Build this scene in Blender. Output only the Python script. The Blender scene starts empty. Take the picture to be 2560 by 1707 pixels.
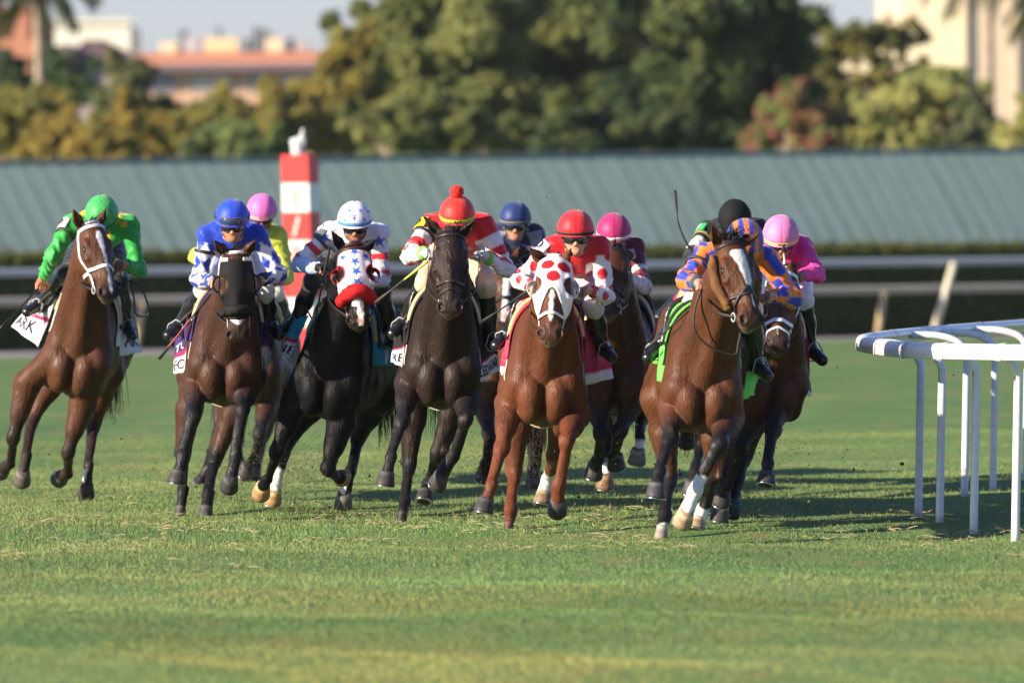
import bpy, math, random
import numpy as np
from mathutils import Vector, Matrix

random.seed(7)
RNG = np.random.default_rng(11)
SC = bpy.context.scene
COL = SC.collection

# ------------------------------------------------------------------ camera
W, H = 2560.0, 1707.0
F = W * 300.0 / 36.0                    # focal length in photo pixels
CAM = np.array([0.0, 0.0, 1.95])
PITCH = (853.5 - 590.0) / F
ROLL = math.radians(0.55)
c_f = np.array([0.0, math.cos(PITCH), -math.sin(PITCH)])
r0 = np.array([1.0, 0.0, 0.0]); u0 = np.array([0.0, math.sin(PITCH), math.cos(PITCH)])
c_r = math.cos(ROLL) * r0 - math.sin(ROLL) * u0
c_u = math.sin(ROLL) * r0 + math.cos(ROLL) * u0
cd = bpy.data.cameras.new("camera"); cam = bpy.data.objects.new("camera", cd); COL.objects.link(cam)
cd.sensor_width = 36.0; cd.lens = 300.0; cd.clip_start = 1.0; cd.clip_end = 6000.0
cam.matrix_world = Matrix(((c_r[0], c_u[0], -c_f[0], CAM[0]), (c_r[1], c_u[1], -c_f[1], CAM[1]),
                           (c_r[2], c_u[2], -c_f[2], CAM[2]), (0, 0, 0, 1)))
cd.dof.use_dof = True; cd.dof.focus_distance = 57.3; cd.dof.aperture_fstop = 2.9
SC.camera = cam

# ------------------------------------------------------------------ light
SUN_EL, SUN_AZ = math.radians(21), math.radians(28)
to_sun = Vector((-math.cos(SUN_AZ) * math.cos(SUN_EL), -math.sin(SUN_AZ) * math.cos(SUN_EL), math.sin(SUN_EL)))
world = bpy.data.worlds.new("World"); SC.world = world; world.use_nodes = True
wn = world.node_tree.nodes; wl = world.node_tree.links
sky = wn.new("ShaderNodeTexSky"); sky.sky_type = 'NISHITA'; sky.sun_disc = False
sky.sun_elevation = SUN_EL; sky.sun_rotation = math.atan2(to_sun.x, to_sun.y) % (2 * math.pi)
sky.air_density = 1.0; sky.dust_density = 0.35; sky.ozone_density = 4.0
wn["Background"].inputs[1].default_value = 0.076
tint = wn.new("ShaderNodeMixRGB"); tint.blend_type = 'MULTIPLY'; tint.inputs[0].default_value = 1.0; tint.inputs[2].default_value = (.88, .83, 1.06, 1)   # a slightly hazy, lavender grey sky
wl.new(sky.outputs[0], tint.inputs[1]); wl.new(tint.outputs[0], wn["Background"].inputs[0])
ld = bpy.data.lights.new("sun", 'SUN'); ld.energy = 4.8; ld.angle = math.radians(0.5); ld.color = (1.0, 0.86, 0.68)
lo = bpy.data.objects.new("sun", ld); COL.objects.link(lo); lo.location = (-30, 20, 40)
lo.rotation_euler = to_sun.to_track_quat('Z', 'Y').to_euler()
SC.view_settings.view_transform = 'Standard'; SC.view_settings.look = 'None'
SC.view_settings.exposure = 1.12; SC.view_settings.gamma = 1.0
SC.cycles.max_bounces = 6; SC.cycles.transparent_max_bounces = 4
SC.cycles.use_denoising = True

def P(u, v, d):
    """world point seen at photo position (u, v) at depth d"""
    return CAM + d * (c_f + (u - W / 2) / F * c_r - (v - H / 2) / F * c_u)
def hor(u): return 590.0 - math.tan(ROLL) * (u - 1280)
def V3(*a): return np.array(a, float)
def nrm(v): return np.asarray(v, float) / (np.linalg.norm(v) + 1e-12)
def reach(a, u, v, L, sgn, dguess):
    """point on the line of sight of (u, v) at distance L from a, nearer (sgn<0) or farther (sgn>0) of the two"""
    dr = nrm(P(u, v, 10.0) - CAM)
    w = a - CAM; t0 = w @ dr; q = CAM + t0 * dr; h2 = L * L - ((a - q) @ (a - q))
    if h2 <= 0:
        return q
    return CAM + (t0 + sgn * math.sqrt(h2)) * dr

# ------------------------------------------------------------------ materials
def mat(name, rough=0.6, spec=0.5, sheen=0.0, coat=0.0, bump=0.0, bscale=200.0, col=None, vary=0.0, vscale=6.0, metal=0.0, trans=0.0, stretch=None, bump2=None):
    m = bpy.data.materials.new(name); m.use_nodes = True
    nt = m.node_tree; N = nt.nodes; L = nt.links; b = N["Principled BSDF"]
    b.inputs["Roughness"].default_value = rough; b.inputs["Specular IOR Level"].default_value = spec
    b.inputs["Sheen Weight"].default_value = sheen; b.inputs["Coat Weight"].default_value = coat
    b.inputs["Coat Roughness"].default_value = 0.15; b.inputs["Metallic"].default_value = metal
    if col is None:
        a = N.new("ShaderNodeAttribute"); a.attribute_name = "Col"; src = a.outputs["Color"]
    else:
        a = N.new("ShaderNodeRGB"); a.outputs[0].default_value = (*col, 1); src = a.outputs[0]
    tc = N.new("ShaderNodeTexCoord"); vec = tc.outputs["Object"]
    if stretch is not None:
        mp = N.new("ShaderNodeMapping"); mp.inputs["Scale"].default_value = stretch
        L.new(vec, mp.inputs["Vector"]); vec = mp.outputs[0]
    if vary > 0:
        n = N.new("ShaderNodeTexNoise"); n.inputs["Scale"].default_value = vscale; n.inputs["Detail"].default_value = 5
        L.new(vec, n.inputs["Vector"])
        mr = N.new("ShaderNodeMapRange"); mr.inputs[1].default_value = 0.25; mr.inputs[2].default_value = 0.75
        mr.inputs[3].default_value = 1 - vary; mr.inputs[4].default_value = 1 + vary
        L.new(n.outputs[0], mr.inputs[0])
        mx = N.new("ShaderNodeVectorMath"); mx.operation = 'SCALE'
        L.new(src, mx.inputs[0]); L.new(mr.outputs[0], mx.inputs["Scale"]); src = mx.outputs[0]
    L.new(src, b.inputs["Base Color"])
    if bump > 0:
        n2 = N.new("ShaderNodeTexNoise"); n2.inputs["Scale"].default_value = bscale; n2.inputs["Detail"].default_value = 4
        L.new(vec, n2.inputs["Vector"])
        bp = N.new("ShaderNodeBump"); bp.inputs["Strength"].default_value = bump; bp.inputs["Distance"].default_value = 0.01
        L.new(n2.outputs[0], bp.inputs["Height"]); L.new(bp.outputs[0], b.inputs["Normal"])
        if bump2 is not None:                                            # ridged relief of sinews and veins, and a gloss that comes and goes
            n3 = N.new("ShaderNodeTexNoise"); n3.inputs["Scale"].default_value = bump2[0]; n3.inputs["Detail"].default_value = 3; n3.inputs["Distortion"].default_value = .8; L.new(vec, n3.inputs["Vector"])
            ab = N.new("ShaderNodeMath"); ab.operation = 'SUBTRACT'; ab.inputs[1].default_value = .5; L.new(n3.outputs[0], ab.inputs[0]); a2 = N.new("ShaderNodeMath"); a2.operation = 'ABSOLUTE'; L.new(ab.outputs[0], a2.inputs[0]); a3 = N.new("ShaderNodeMapRange"); a3.inputs[1].default_value = 0; a3.inputs[2].default_value = .10; L.new(a2.outputs[0], a3.inputs[0])
            b2 = N.new("ShaderNodeBump"); b2.invert = True; b2.inputs["Strength"].default_value = bump2[1]; b2.inputs["Distance"].default_value = .006; L.new(a3.outputs[0], b2.inputs["Height"]); L.new(bp.outputs[0], b2.inputs["Normal"]); L.new(b2.outputs[0], b.inputs["Normal"])
            rr = N.new("ShaderNodeMapRange"); rr.inputs[1].default_value = .3; rr.inputs[2].default_value = .7; rr.inputs[3].default_value = rough - .10; rr.inputs[4].default_value = rough + .20; L.new(n3.outputs[0], rr.inputs[0]); L.new(rr.outputs[0], b.inputs["Roughness"])
    if name == 'grass_blades':                                          # blades shade half like the lawn they make up
        ge = N.new("ShaderNodeNewGeometry"); va = N.new("ShaderNodeVectorMath"); va.operation = 'ADD'; va.inputs[1].default_value = (0, -.15, 1.1); L.new(ge.outputs["Normal"], va.inputs[0]); vn = N.new("ShaderNodeVectorMath"); vn.operation = 'NORMALIZE'; L.new(va.outputs[0], vn.inputs[0]); L.new(vn.outputs[0], b.inputs["Normal"])
    if trans > 0:
        tr = N.new("ShaderNodeBsdfTranslucent"); L.new(src, tr.inputs["Color"])
        ms = N.new("ShaderNodeMixShader"); ms.inputs[0].default_value = trans
        out = N["Material Output"]; L.new(b.outputs[0], ms.inputs[1]); L.new(tr.outputs[0], ms.inputs[2]); L.new(ms.outputs[0], out.inputs[0])
    return m

M = {
    'coat': mat('horse_coat', rough=0.47, spec=0.23, sheen=0.0, bump=0.45, bscale=95, vary=0.30, vscale=11, stretch=(1, .7, .3), bump2=(15, .36)),
    'coat_black': mat('black_coat', rough=0.45, spec=0.12, sheen=0.0, bump=0.45, bscale=95, vary=0.30, vscale=11, stretch=(1, .7, .3), bump2=(15, .36)),
    'skin': mat('skin', rough=0.5, spec=0.4, vary=0.10, vscale=30),
    'silk': mat('silk', rough=0.46, spec=0.32, sheen=0.25, bump=0.75, bscale=30, vary=0.06, vscale=20),
    'satin': mat('satin', rough=0.50, spec=0.30, sheen=0.25, bump=0.35, bscale=24, vary=0.05, vscale=12),
    'cloth': mat('cloth', rough=0.8, spec=0.25, bump=0.25, bscale=40, vary=0.08, vscale=14),
    'leather': mat('leather', rough=0.28, spec=0.5, coat=0.2, bump=0.2, bscale=60, vary=0.15, vscale=30),
    'strap': mat('strap', rough=0.5, spec=0.4, vary=0.1, vscale=60),
    'gloss': mat('gloss', rough=0.08, spec=0.6, coat=0.4),
    'hoof': mat('hoof_horn', rough=0.55, spec=0.3, bump=0.2, bscale=120, vary=0.25, vscale=40),
    'metal': mat('metal', rough=0.3, metal=1.0),
    'hair': mat('hair', rough=0.5, spec=0.4, vary=0.3, vscale=60),
    'plastic': mat('white_plastic', rough=0.32, spec=0.5, vary=0.10, vscale=16),
    'paint': mat('paint', rough=0.45, spec=0.4, vary=0.06, vscale=9),
    'grass': mat('grass_blades', rough=0.6, spec=0.25, trans=0.25),
    'leaf': mat('leaves', rough=0.65, spec=0.12, trans=0.6),
    'sheet_metal': mat('sheet_metal', rough=0.75, spec=0.2, vary=0.06, vscale=1.5),
    'bark': mat('bark', rough=0.9, spec=0.1, bump=0.6, bscale=20, vary=0.3, vscale=4),
    'stucco': mat('stucco', rough=0.9, spec=0.15, vary=0.06, vscale=1.2),
    'glass': mat('window_glass', rough=0.1, spec=0.6),
}

# ------------------------------------------------------------------ meshes and objects
def new_mesh(name, v, faces, col=None, smooth=True):
    """faces: (n,3) or (n,4) int array, or a list of polygons"""
    me = bpy.data.meshes.new(name)
    v = np.asarray(v, np.float32)
    if isinstance(faces, np.ndarray):
        n, k = faces.shape
        me.vertices.add(len(v)); me.vertices.foreach_set("co", v.ravel())
        me.loops.add(n * k); me.loops.foreach_set("vertex_index", faces.astype(np.int32).ravel())
        me.polygons.add(n); me.polygons.foreach_set("loop_start", np.arange(0, n * k, k, dtype=np.int32))
        me.update(calc_edges=True)
    else:
        me.from_pydata([tuple(map(float, p)) for p in v], [], [tuple(int(i) for i in f) for f in faces]); me.update()
    me.polygons.foreach_set("use_smooth", np.full(len(me.polygons), bool(smooth)))
    if col is not None:
        set_col(me, col)
    return me
def set_col(me, col):
    col = np.asarray(col, np.float32)
    if col.ndim == 1:
        col = np.tile(col[:3], (len(me.vertices), 1))
    a = me.color_attributes.new("Col", 'FLOAT_COLOR', 'POINT')
    a.data.foreach_set("color", np.concatenate([col[:, :3], np.ones((len(col), 1), np.float32)], 1).ravel())
def obj(name, me, m, parent=None, loc=(0, 0, 0)):
    o = bpy.data.objects.new(name, me); COL.objects.link(o)
    if m is not None and me is not None: me.materials.append(M[m] if isinstance(m, str) else m)
    o.location = loc
    if parent is not None: o.parent = parent
    return o
def tag(o, label=None, cat=None, group=None, kind=None):
    if label: o['label'] = label
    if cat: o['category'] = cat
    if group: o['group'] = group
    if kind: o['kind'] = kind
    return o
def copy_tree(o, parent=None):
    c = o.copy(); COL.objects.link(c)
    if parent is not None: c.parent = parent
    for ch in list(o.children): copy_tree(ch, c)
    return c

class MB:
    """collects tubes, boxes and grids into one mesh with a colour per vertex"""
    def __init__(s): s.v = []; s.f = []; s.c = []; s.n = 0
    def put(s, v, f, c):
        v = np.asarray(v, float); c = np.asarray(c, float)
        if c.ndim == 1: c = np.tile(c[:3], (len(v), 1))
        s.v.append(v); s.c.append(c); s.f += [tuple(i + s.n for i in q) for q in f]; s.n += len(v); return s
    def box(s, lo, hi, c, R=None, o=(0, 0, 0)):
        (a, b, d), (e, f, g) = lo, hi
        v = np.array([(a, b, d), (e, b, d), (e, f, d), (a, f, d), (a, b, g), (e, b, g), (e, f, g), (a, f, g)], float)
        if R is not None: v = v @ np.asarray(R).T
        return s.put(v + np.asarray(o), [(0, 3, 2, 1), (4, 5, 6, 7), (0, 1, 5, 4), (1, 2, 6, 5), (2, 3, 7, 6), (3, 0, 4, 7)], c)
    def tube(s, pts, r, c, n=10, cap=True, flat=None, nrmls=None):
        """sweep; flat=(half width, half thickness) and nrmls give a strap lying with its flat along the normal"""
        pts = np.asarray(pts, float); k = len(pts); r = np.broadcast_to(np.asarray(r, float), (k,))
        T = np.gradient(pts, axis=0); T /= np.linalg.norm(T, axis=1)[:, None] + 1e-9
        v = []; up = V3(0, 0, 1) if abs(T[0][2]) < .9 else V3(1, 0, 0)
        for i in range(k):
            if nrmls is not None: up = nrmls[i]
            a = np.cross(T[i], up); a /= np.linalg.norm(a) + 1e-9; b = np.cross(a, T[i]); up = b
            if flat is not None:
                hw, ht = flat
                for t in range(n):
                    q = 2 * math.pi * t / n; cq, sq = math.cos(q), math.sin(q)
                    v.append(pts[i] + a * hw * math.copysign(abs(cq) ** .45, cq) + b * ht * math.copysign(abs(sq) ** .45, sq))
            else:
                for t in range(n):
                    q = 2 * math.pi * t / n; v.append(pts[i] + r[i] * (a * math.cos(q) + b * math.sin(q)))
        f = [(i * n + t, i * n + (t + 1) % n, (i + 1) * n + (t + 1) % n, (i + 1) * n + t) for i in range(k - 1) for t in range(n)]
        if cap: f += [tuple(range(n))[::-1], tuple((k - 1) * n + t for t in range(n))]
        c = np.asarray(c, float)
        if c.ndim == 2: c = np.repeat(c, n, axis=0)
        return s.put(v, f, c)
    def grid(s, pts, c):
        pts = np.asarray(pts, float); a, b = pts.shape[:2]
        f = [(i * b + j, i * b + j + 1, (i + 1) * b + j + 1, (i + 1) * b + j) for i in range(a - 1) for j in range(b - 1)]
        c = np.asarray(c, float)
        if c.ndim == 3: c = c.reshape(-1, 3)
        return s.put(pts.reshape(-1, 3), f, c)
    def sheet(s, pts, th, c):
        """grid with thickness th"""
        pts = np.asarray(pts, float)
        du = np.gradient(pts, axis=0); dv = np.gradient(pts, axis=1); n = np.cross(du, dv); n /= np.linalg.norm(n, axis=2)[..., None] + 1e-9
        a, b = pts.shape[:2]; c = np.asarray(c, float); c = c.reshape(-1, 3) if c.ndim == 3 else np.tile(c, (a * b, 1))
        v = np.concatenate([(pts + n * th / 2).reshape(-1, 3), (pts - n * th / 2).reshape(-1, 3)]); m = a * b
        f = [(i * b + j, (i + 1) * b + j, (i + 1) * b + j + 1, i * b + j + 1) for i in range(a - 1) for j in range(b - 1)]
        f += [tuple(m + q for q in reversed(x)) for x in f]
        ring = [i * b for i in range(a)] + [(a - 1) * b + j for j in range(1, b)] + [i * b + b - 1 for i in range(a - 2, -1, -1)] + [j for j in range(b - 2, 0, -1)]
        f += [(ring[i], ring[(i + 1) % len(ring)] , m + ring[(i + 1) % len(ring)], m + ring[i])[::-1] for i in range(len(ring))]
        return s.put(v, f, np.concatenate([c, c]))
    def ball(s, ctr, r, c, n=10, m=14, R=None):
        r = np.broadcast_to(np.asarray(r, float), (3,)); v = []
        for i in range(n + 1):
            a = math.pi * i / n
            for j in range(m):
                b = 2 * math.pi * j / m; v.append((math.sin(a) * math.cos(b), math.sin(a) * math.sin(b), math.cos(a)))
        v = np.array(v) * r
        if R is not None: v = v @ np.asarray(R).T
        f = [(i * m + j, (i + 1) * m + j, (i + 1) * m + (j + 1) % m, i * m + (j + 1) % m) for i in range(n) for j in range(m)]
        return s.put(v + np.asarray(ctr), f, c)
    def mesh(s, name, smooth=True):
        return new_mesh(name, np.concatenate(s.v), s.f, np.concatenate(s.c), smooth)
    def build(s, name, m, parent=None, smooth=True, loc=(0, 0, 0)):
        return obj(name, s.mesh(name, smooth), m, parent, loc)

def curve_pts(ctrl, n=24):
    """Catmull-Rom through ctrl"""
    c = np.asarray(ctrl, float); c = np.concatenate([[2 * c[0] - c[1]], c, [2 * c[-1] - c[-2]]]); out = []
    k = len(c) - 3
    for i in range(n):
        t = i / (n - 1) * k; j = min(int(t), k - 1); t -= j; p0, p1, p2, p3 = c[j:j + 4]
        out.append(.5 * (2 * p1 + (p2 - p0) * t + (2 * p0 - 5 * p1 + 4 * p2 - p3) * t * t + (3 * p1 - p0 - 3 * p2 + p3) * t ** 3))
    return np.array(out)

# ------------------------------------------------------------------ distance fields: a body is one field, meshed as one surface
class Fld:
    BIG = 0.3
    def __init__(s, lo, hi, h):
        s.h = h; s.lo = np.asarray(lo, float); s.n = np.ceil((np.asarray(hi) - s.lo) / h).astype(int) + 1
        s.d = np.full(s.n, s.BIG, np.float32); s.ax = [s.lo[i] + h * np.arange(s.n[i]) for i in range(3)]
    def _win(s, lo, hi, pad):
        i0 = np.clip(np.floor((np.asarray(lo) - pad - s.lo) / s.h).astype(int), 0, s.n)
        i1 = np.clip(np.ceil((np.asarray(hi) + pad - s.lo) / s.h).astype(int) + 1, 0, s.n)
        if np.any(i1 - i0 < 1): return None
        sl = tuple(slice(a, b) for a, b in zip(i0, i1))
        X = s.ax[0][sl[0]].astype(np.float32)[:, None, None]; Y = s.ax[1][sl[1]].astype(np.float32)[None, :, None]; Z = s.ax[2][sl[2]].astype(np.float32)[None, None, :]
        return sl, X, Y, Z
    def _mix(s, sl, v, k, cut):
        a = s.d[sl]
        if cut:
            v = -v
            s.d[sl] = np.maximum(a, v) + (np.maximum(k - np.abs(a - v), 0) ** 2 / (4 * k) if k > 0 else 0)
        else:
            s.d[sl] = np.minimum(a, v) - (np.maximum(k - np.abs(a - v), 0) ** 2 / (4 * k) if k > 0 else 0)
    def cap(s, a, b, ra, rb, k=0.03, cut=False, lat=None, ls=1.0):
        """round cone; lat, ls: squeeze by 1/ls along the axis lat"""
        a = np.asarray(a, float); b = np.asarray(b, float); R = max(ra, rb)
        w = s._win(np.minimum(a, b) - R, np.maximum(a, b) + R, k + 0.035)
        if w is None: return s
        sl, X, Y, Z = w; ab = b - a
        dx, dy, dz = X - a[0], Y - a[1], Z - a[2]
        t = np.clip((dx * ab[0] + dy * ab[1] + dz * ab[2]) / (ab @ ab + 1e-12), 0, 1)
        qx, qy, qz = dx - t * ab[0], dy - t * ab[1], dz - t * ab[2]; q2 = qx * qx + qy * qy + qz * qz
        if lat is not None:
            l = qx * lat[0] + qy * lat[1] + qz * lat[2]; q2 = q2 + l * l * (ls * ls - 1)
        q = np.sqrt(q2)
        v = q - (ra + t * (rb - ra))
        if lat is not None and ls > 1: v = v / (1 + (ls - 1) * np.abs(l) / (q + 1e-6))
        s._mix(sl, v, k, cut); return s
    def ell(s, c, r, R=None, k=0.03, cut=False):
        c = np.asarray(c, float); r = np.asarray(r, float); m = r.max() if R is not None else r
        w = s._win(c - m, c + m, k + 0.035)
        if w is None: return s
        sl, X, Y, Z = w; dx, dy, dz = X - c[0], Y - c[1], Z - c[2]
        if R is not None:
            R = np.asarray(R); dx, dy, dz = (R[0, i] * dx + R[1, i] * dy + R[2, i] * dz for i in range(3))
        k0 = np.sqrt((dx / r[0]) ** 2 + (dy / r[1]) ** 2 + (dz / r[2]) ** 2)
        k1 = np.sqrt((dx / r[0] ** 2) ** 2 + (dy / r[1] ** 2) ** 2 + (dz / r[2] ** 2) ** 2)
        s._mix(sl, k0 * (k0 - 1) / (k1 + 1e-9), k, cut); return s
    def sample(s, p):
        p = np.asarray(p, float); q = (p - s.lo) / s.h; q = np.clip(q, 0, s.n - 1.001); i = q.astype(int); f = q - i
        o = 0
        for a in (0, 1):
            for b in (0, 1):
                for c in (0, 1):
                    w = (f[..., 0] if a else 1 - f[..., 0]) * (f[..., 1] if b else 1 - f[..., 1]) * (f[..., 2] if c else 1 - f[..., 2])
                    o = o + w * s.d[i[..., 0] + a, i[..., 1] + b, i[..., 2] + c]
        return o
    def grad(s, p):
        e = s.h; p = np.asarray(p, float); g = np.stack([s.sample(p + V3(*(e if j == i else 0 for j in range(3)))) - s.sample(p - V3(*(e if j == i else 0 for j in range(3)))) for i in range(3)], -1)
        return g / (np.linalg.norm(g, axis=-1)[..., None] + 1e-9)
    def march(s, o, dr, off=0.0, tmax=0.6):
        """first point along o + t dr whose distance falls to off"""
        o = np.asarray(o, float).copy(); dr = np.asarray(dr, float); t = np.zeros(o.shape[:-1])
        live = np.ones(t.shape, bool)
        for _ in range(130):
            d = s.sample(o + t[..., None] * dr) - off
            live &= (d > 0.0008) & (t < tmax); t = np.where(live, t + np.clip(d * 0.7, 0.0008, 0.022), t)
        return o + t[..., None] * dr
    def nets(s, d=None):
        d = s.d if d is None else d; ins = d < 0; nx, ny, nz = d.shape
        cs = [(a, b, c) for a in (0, 1) for b in (0, 1) for c in (0, 1)]
        tot = np.zeros((nx - 1, ny - 1, nz - 1), np.int8)
        for a, b, c in cs: tot += ins[a:nx - 1 + a, b:ny - 1 + b, c:nz - 1 + c]
        idx = np.argwhere((tot > 0) & (tot < 8)); n = len(idx)
        im = np.full(tot.shape, -1, np.int32); im[tuple(idx.T)] = np.arange(n)
        val = {c: d[idx[:, 0] + c[0], idx[:, 1] + c[1], idx[:, 2] + c[2]].astype(float) for c in cs}
        acc = np.zeros((n, 3)); cnt = np.zeros(n)
        for a in cs:
            for x in range(3):
                if a[x]: continue
                b = tuple(1 if i == x else a[i] for i in range(3)); va, vb = val[a], val[b]; m = (va < 0) != (vb < 0)
                t = np.where(m, va / np.where(m, va - vb, 1), 0); p = np.tile(np.array(a, float), (n, 1)); p[:, x] += t
                acc += p * m[:, None]; cnt += m
        v = s.lo + s.h * (idx + acc / cnt[:, None])
        fs = []
        for x in range(3):
            y, z = (x + 1) % 3, (x + 2) % 3
            A = [slice(1, -1)] * 3; A[x] = slice(0, -1); B = list(A); B[x] = slice(1, None)
            ia, ib = ins[tuple(A)], ins[tuple(B)]; e = np.argwhere(ia != ib)
            off = np.ones(3, int); off[x] = 0; e = e + off; sg = ins[tuple(e.T)]
            def q(dy, dz):
                w = e.copy(); w[:, y] += dy; w[:, z] += dz; return im[tuple(w.T)]
            f = np.stack([q(-1, -1), q(0, -1), q(0, 0), q(-1, 0)], 1); f[~sg] = f[~sg][:, ::-1]; fs.append(f)
        f = np.concatenate(fs); return v, f[(f >= 0).all(1)]

def relax(v, f, it=1, w=0.5):
    e = np.concatenate([f[:, [0, 1]], f[:, [1, 2]], f[:, [2, 3]], f[:, [3, 0]]]); e = np.concatenate([e, e[:, ::-1]])
    cnt = np.bincount(e[:, 0], minlength=len(v))[:, None] + 1e-9
    for _ in range(it):
        acc = np.stack([np.bincount(e[:, 0], weights=v[e[:, 1], i], minlength=len(v)) for i in range(3)], 1)
        v = v + w * (acc / cnt - v)
    return v
def seg_t(p, a, b):
    ab = b - a; t = np.clip(((p - a) @ ab) / (ab @ ab + 1e-12), 0, 1); return t, np.linalg.norm(p - a - t[:, None] * ab, axis=1)
def wob(p, sc, seed=0):
    """cheap smooth noise, about -1..1"""
    r = np.random.default_rng(seed); o = 0
    for i in range(6):
        k = r.normal(size=3) * sc; o = o + np.sin(p @ k + r.uniform(0, 6.3))
    return o / 3.0
# ------------------------------------------------------------------ horses
BAY = (0.076, 0.028, 0.012); DBAY = (0.050, 0.0195, 0.010); CHEST = (0.104, 0.033, 0.0135); BLK = (0.0045, 0.0042, 0.005); BRN = (0.019, 0.011, 0.0075)
DARK = (0.010, 0.009, 0.010); WHITE = (0.78, 0.76, 0.72); PINKN = (0.55, 0.30, 0.24)
def star(x, y, r):
    a = np.arctan2(x, -y) % (2 * math.pi / 5); a = np.minimum(a, 2 * math.pi / 5 - a); q = np.hypot(x, y)
    # distance along the ray to the edge of a five pointed star
    k = 0.382; p1 = np.array([1.0, 0.0]); p2 = k * np.array([math.cos(math.pi / 5), math.sin(math.pi / 5)])
    nx, ny = p2[1] - p1[1], -(p2[0] - p1[0]); c = nx * p1[0] + ny * p1[1]
    return q < r * c / (nx * np.cos(a) + ny * np.sin(a) + 1e-9)

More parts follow.
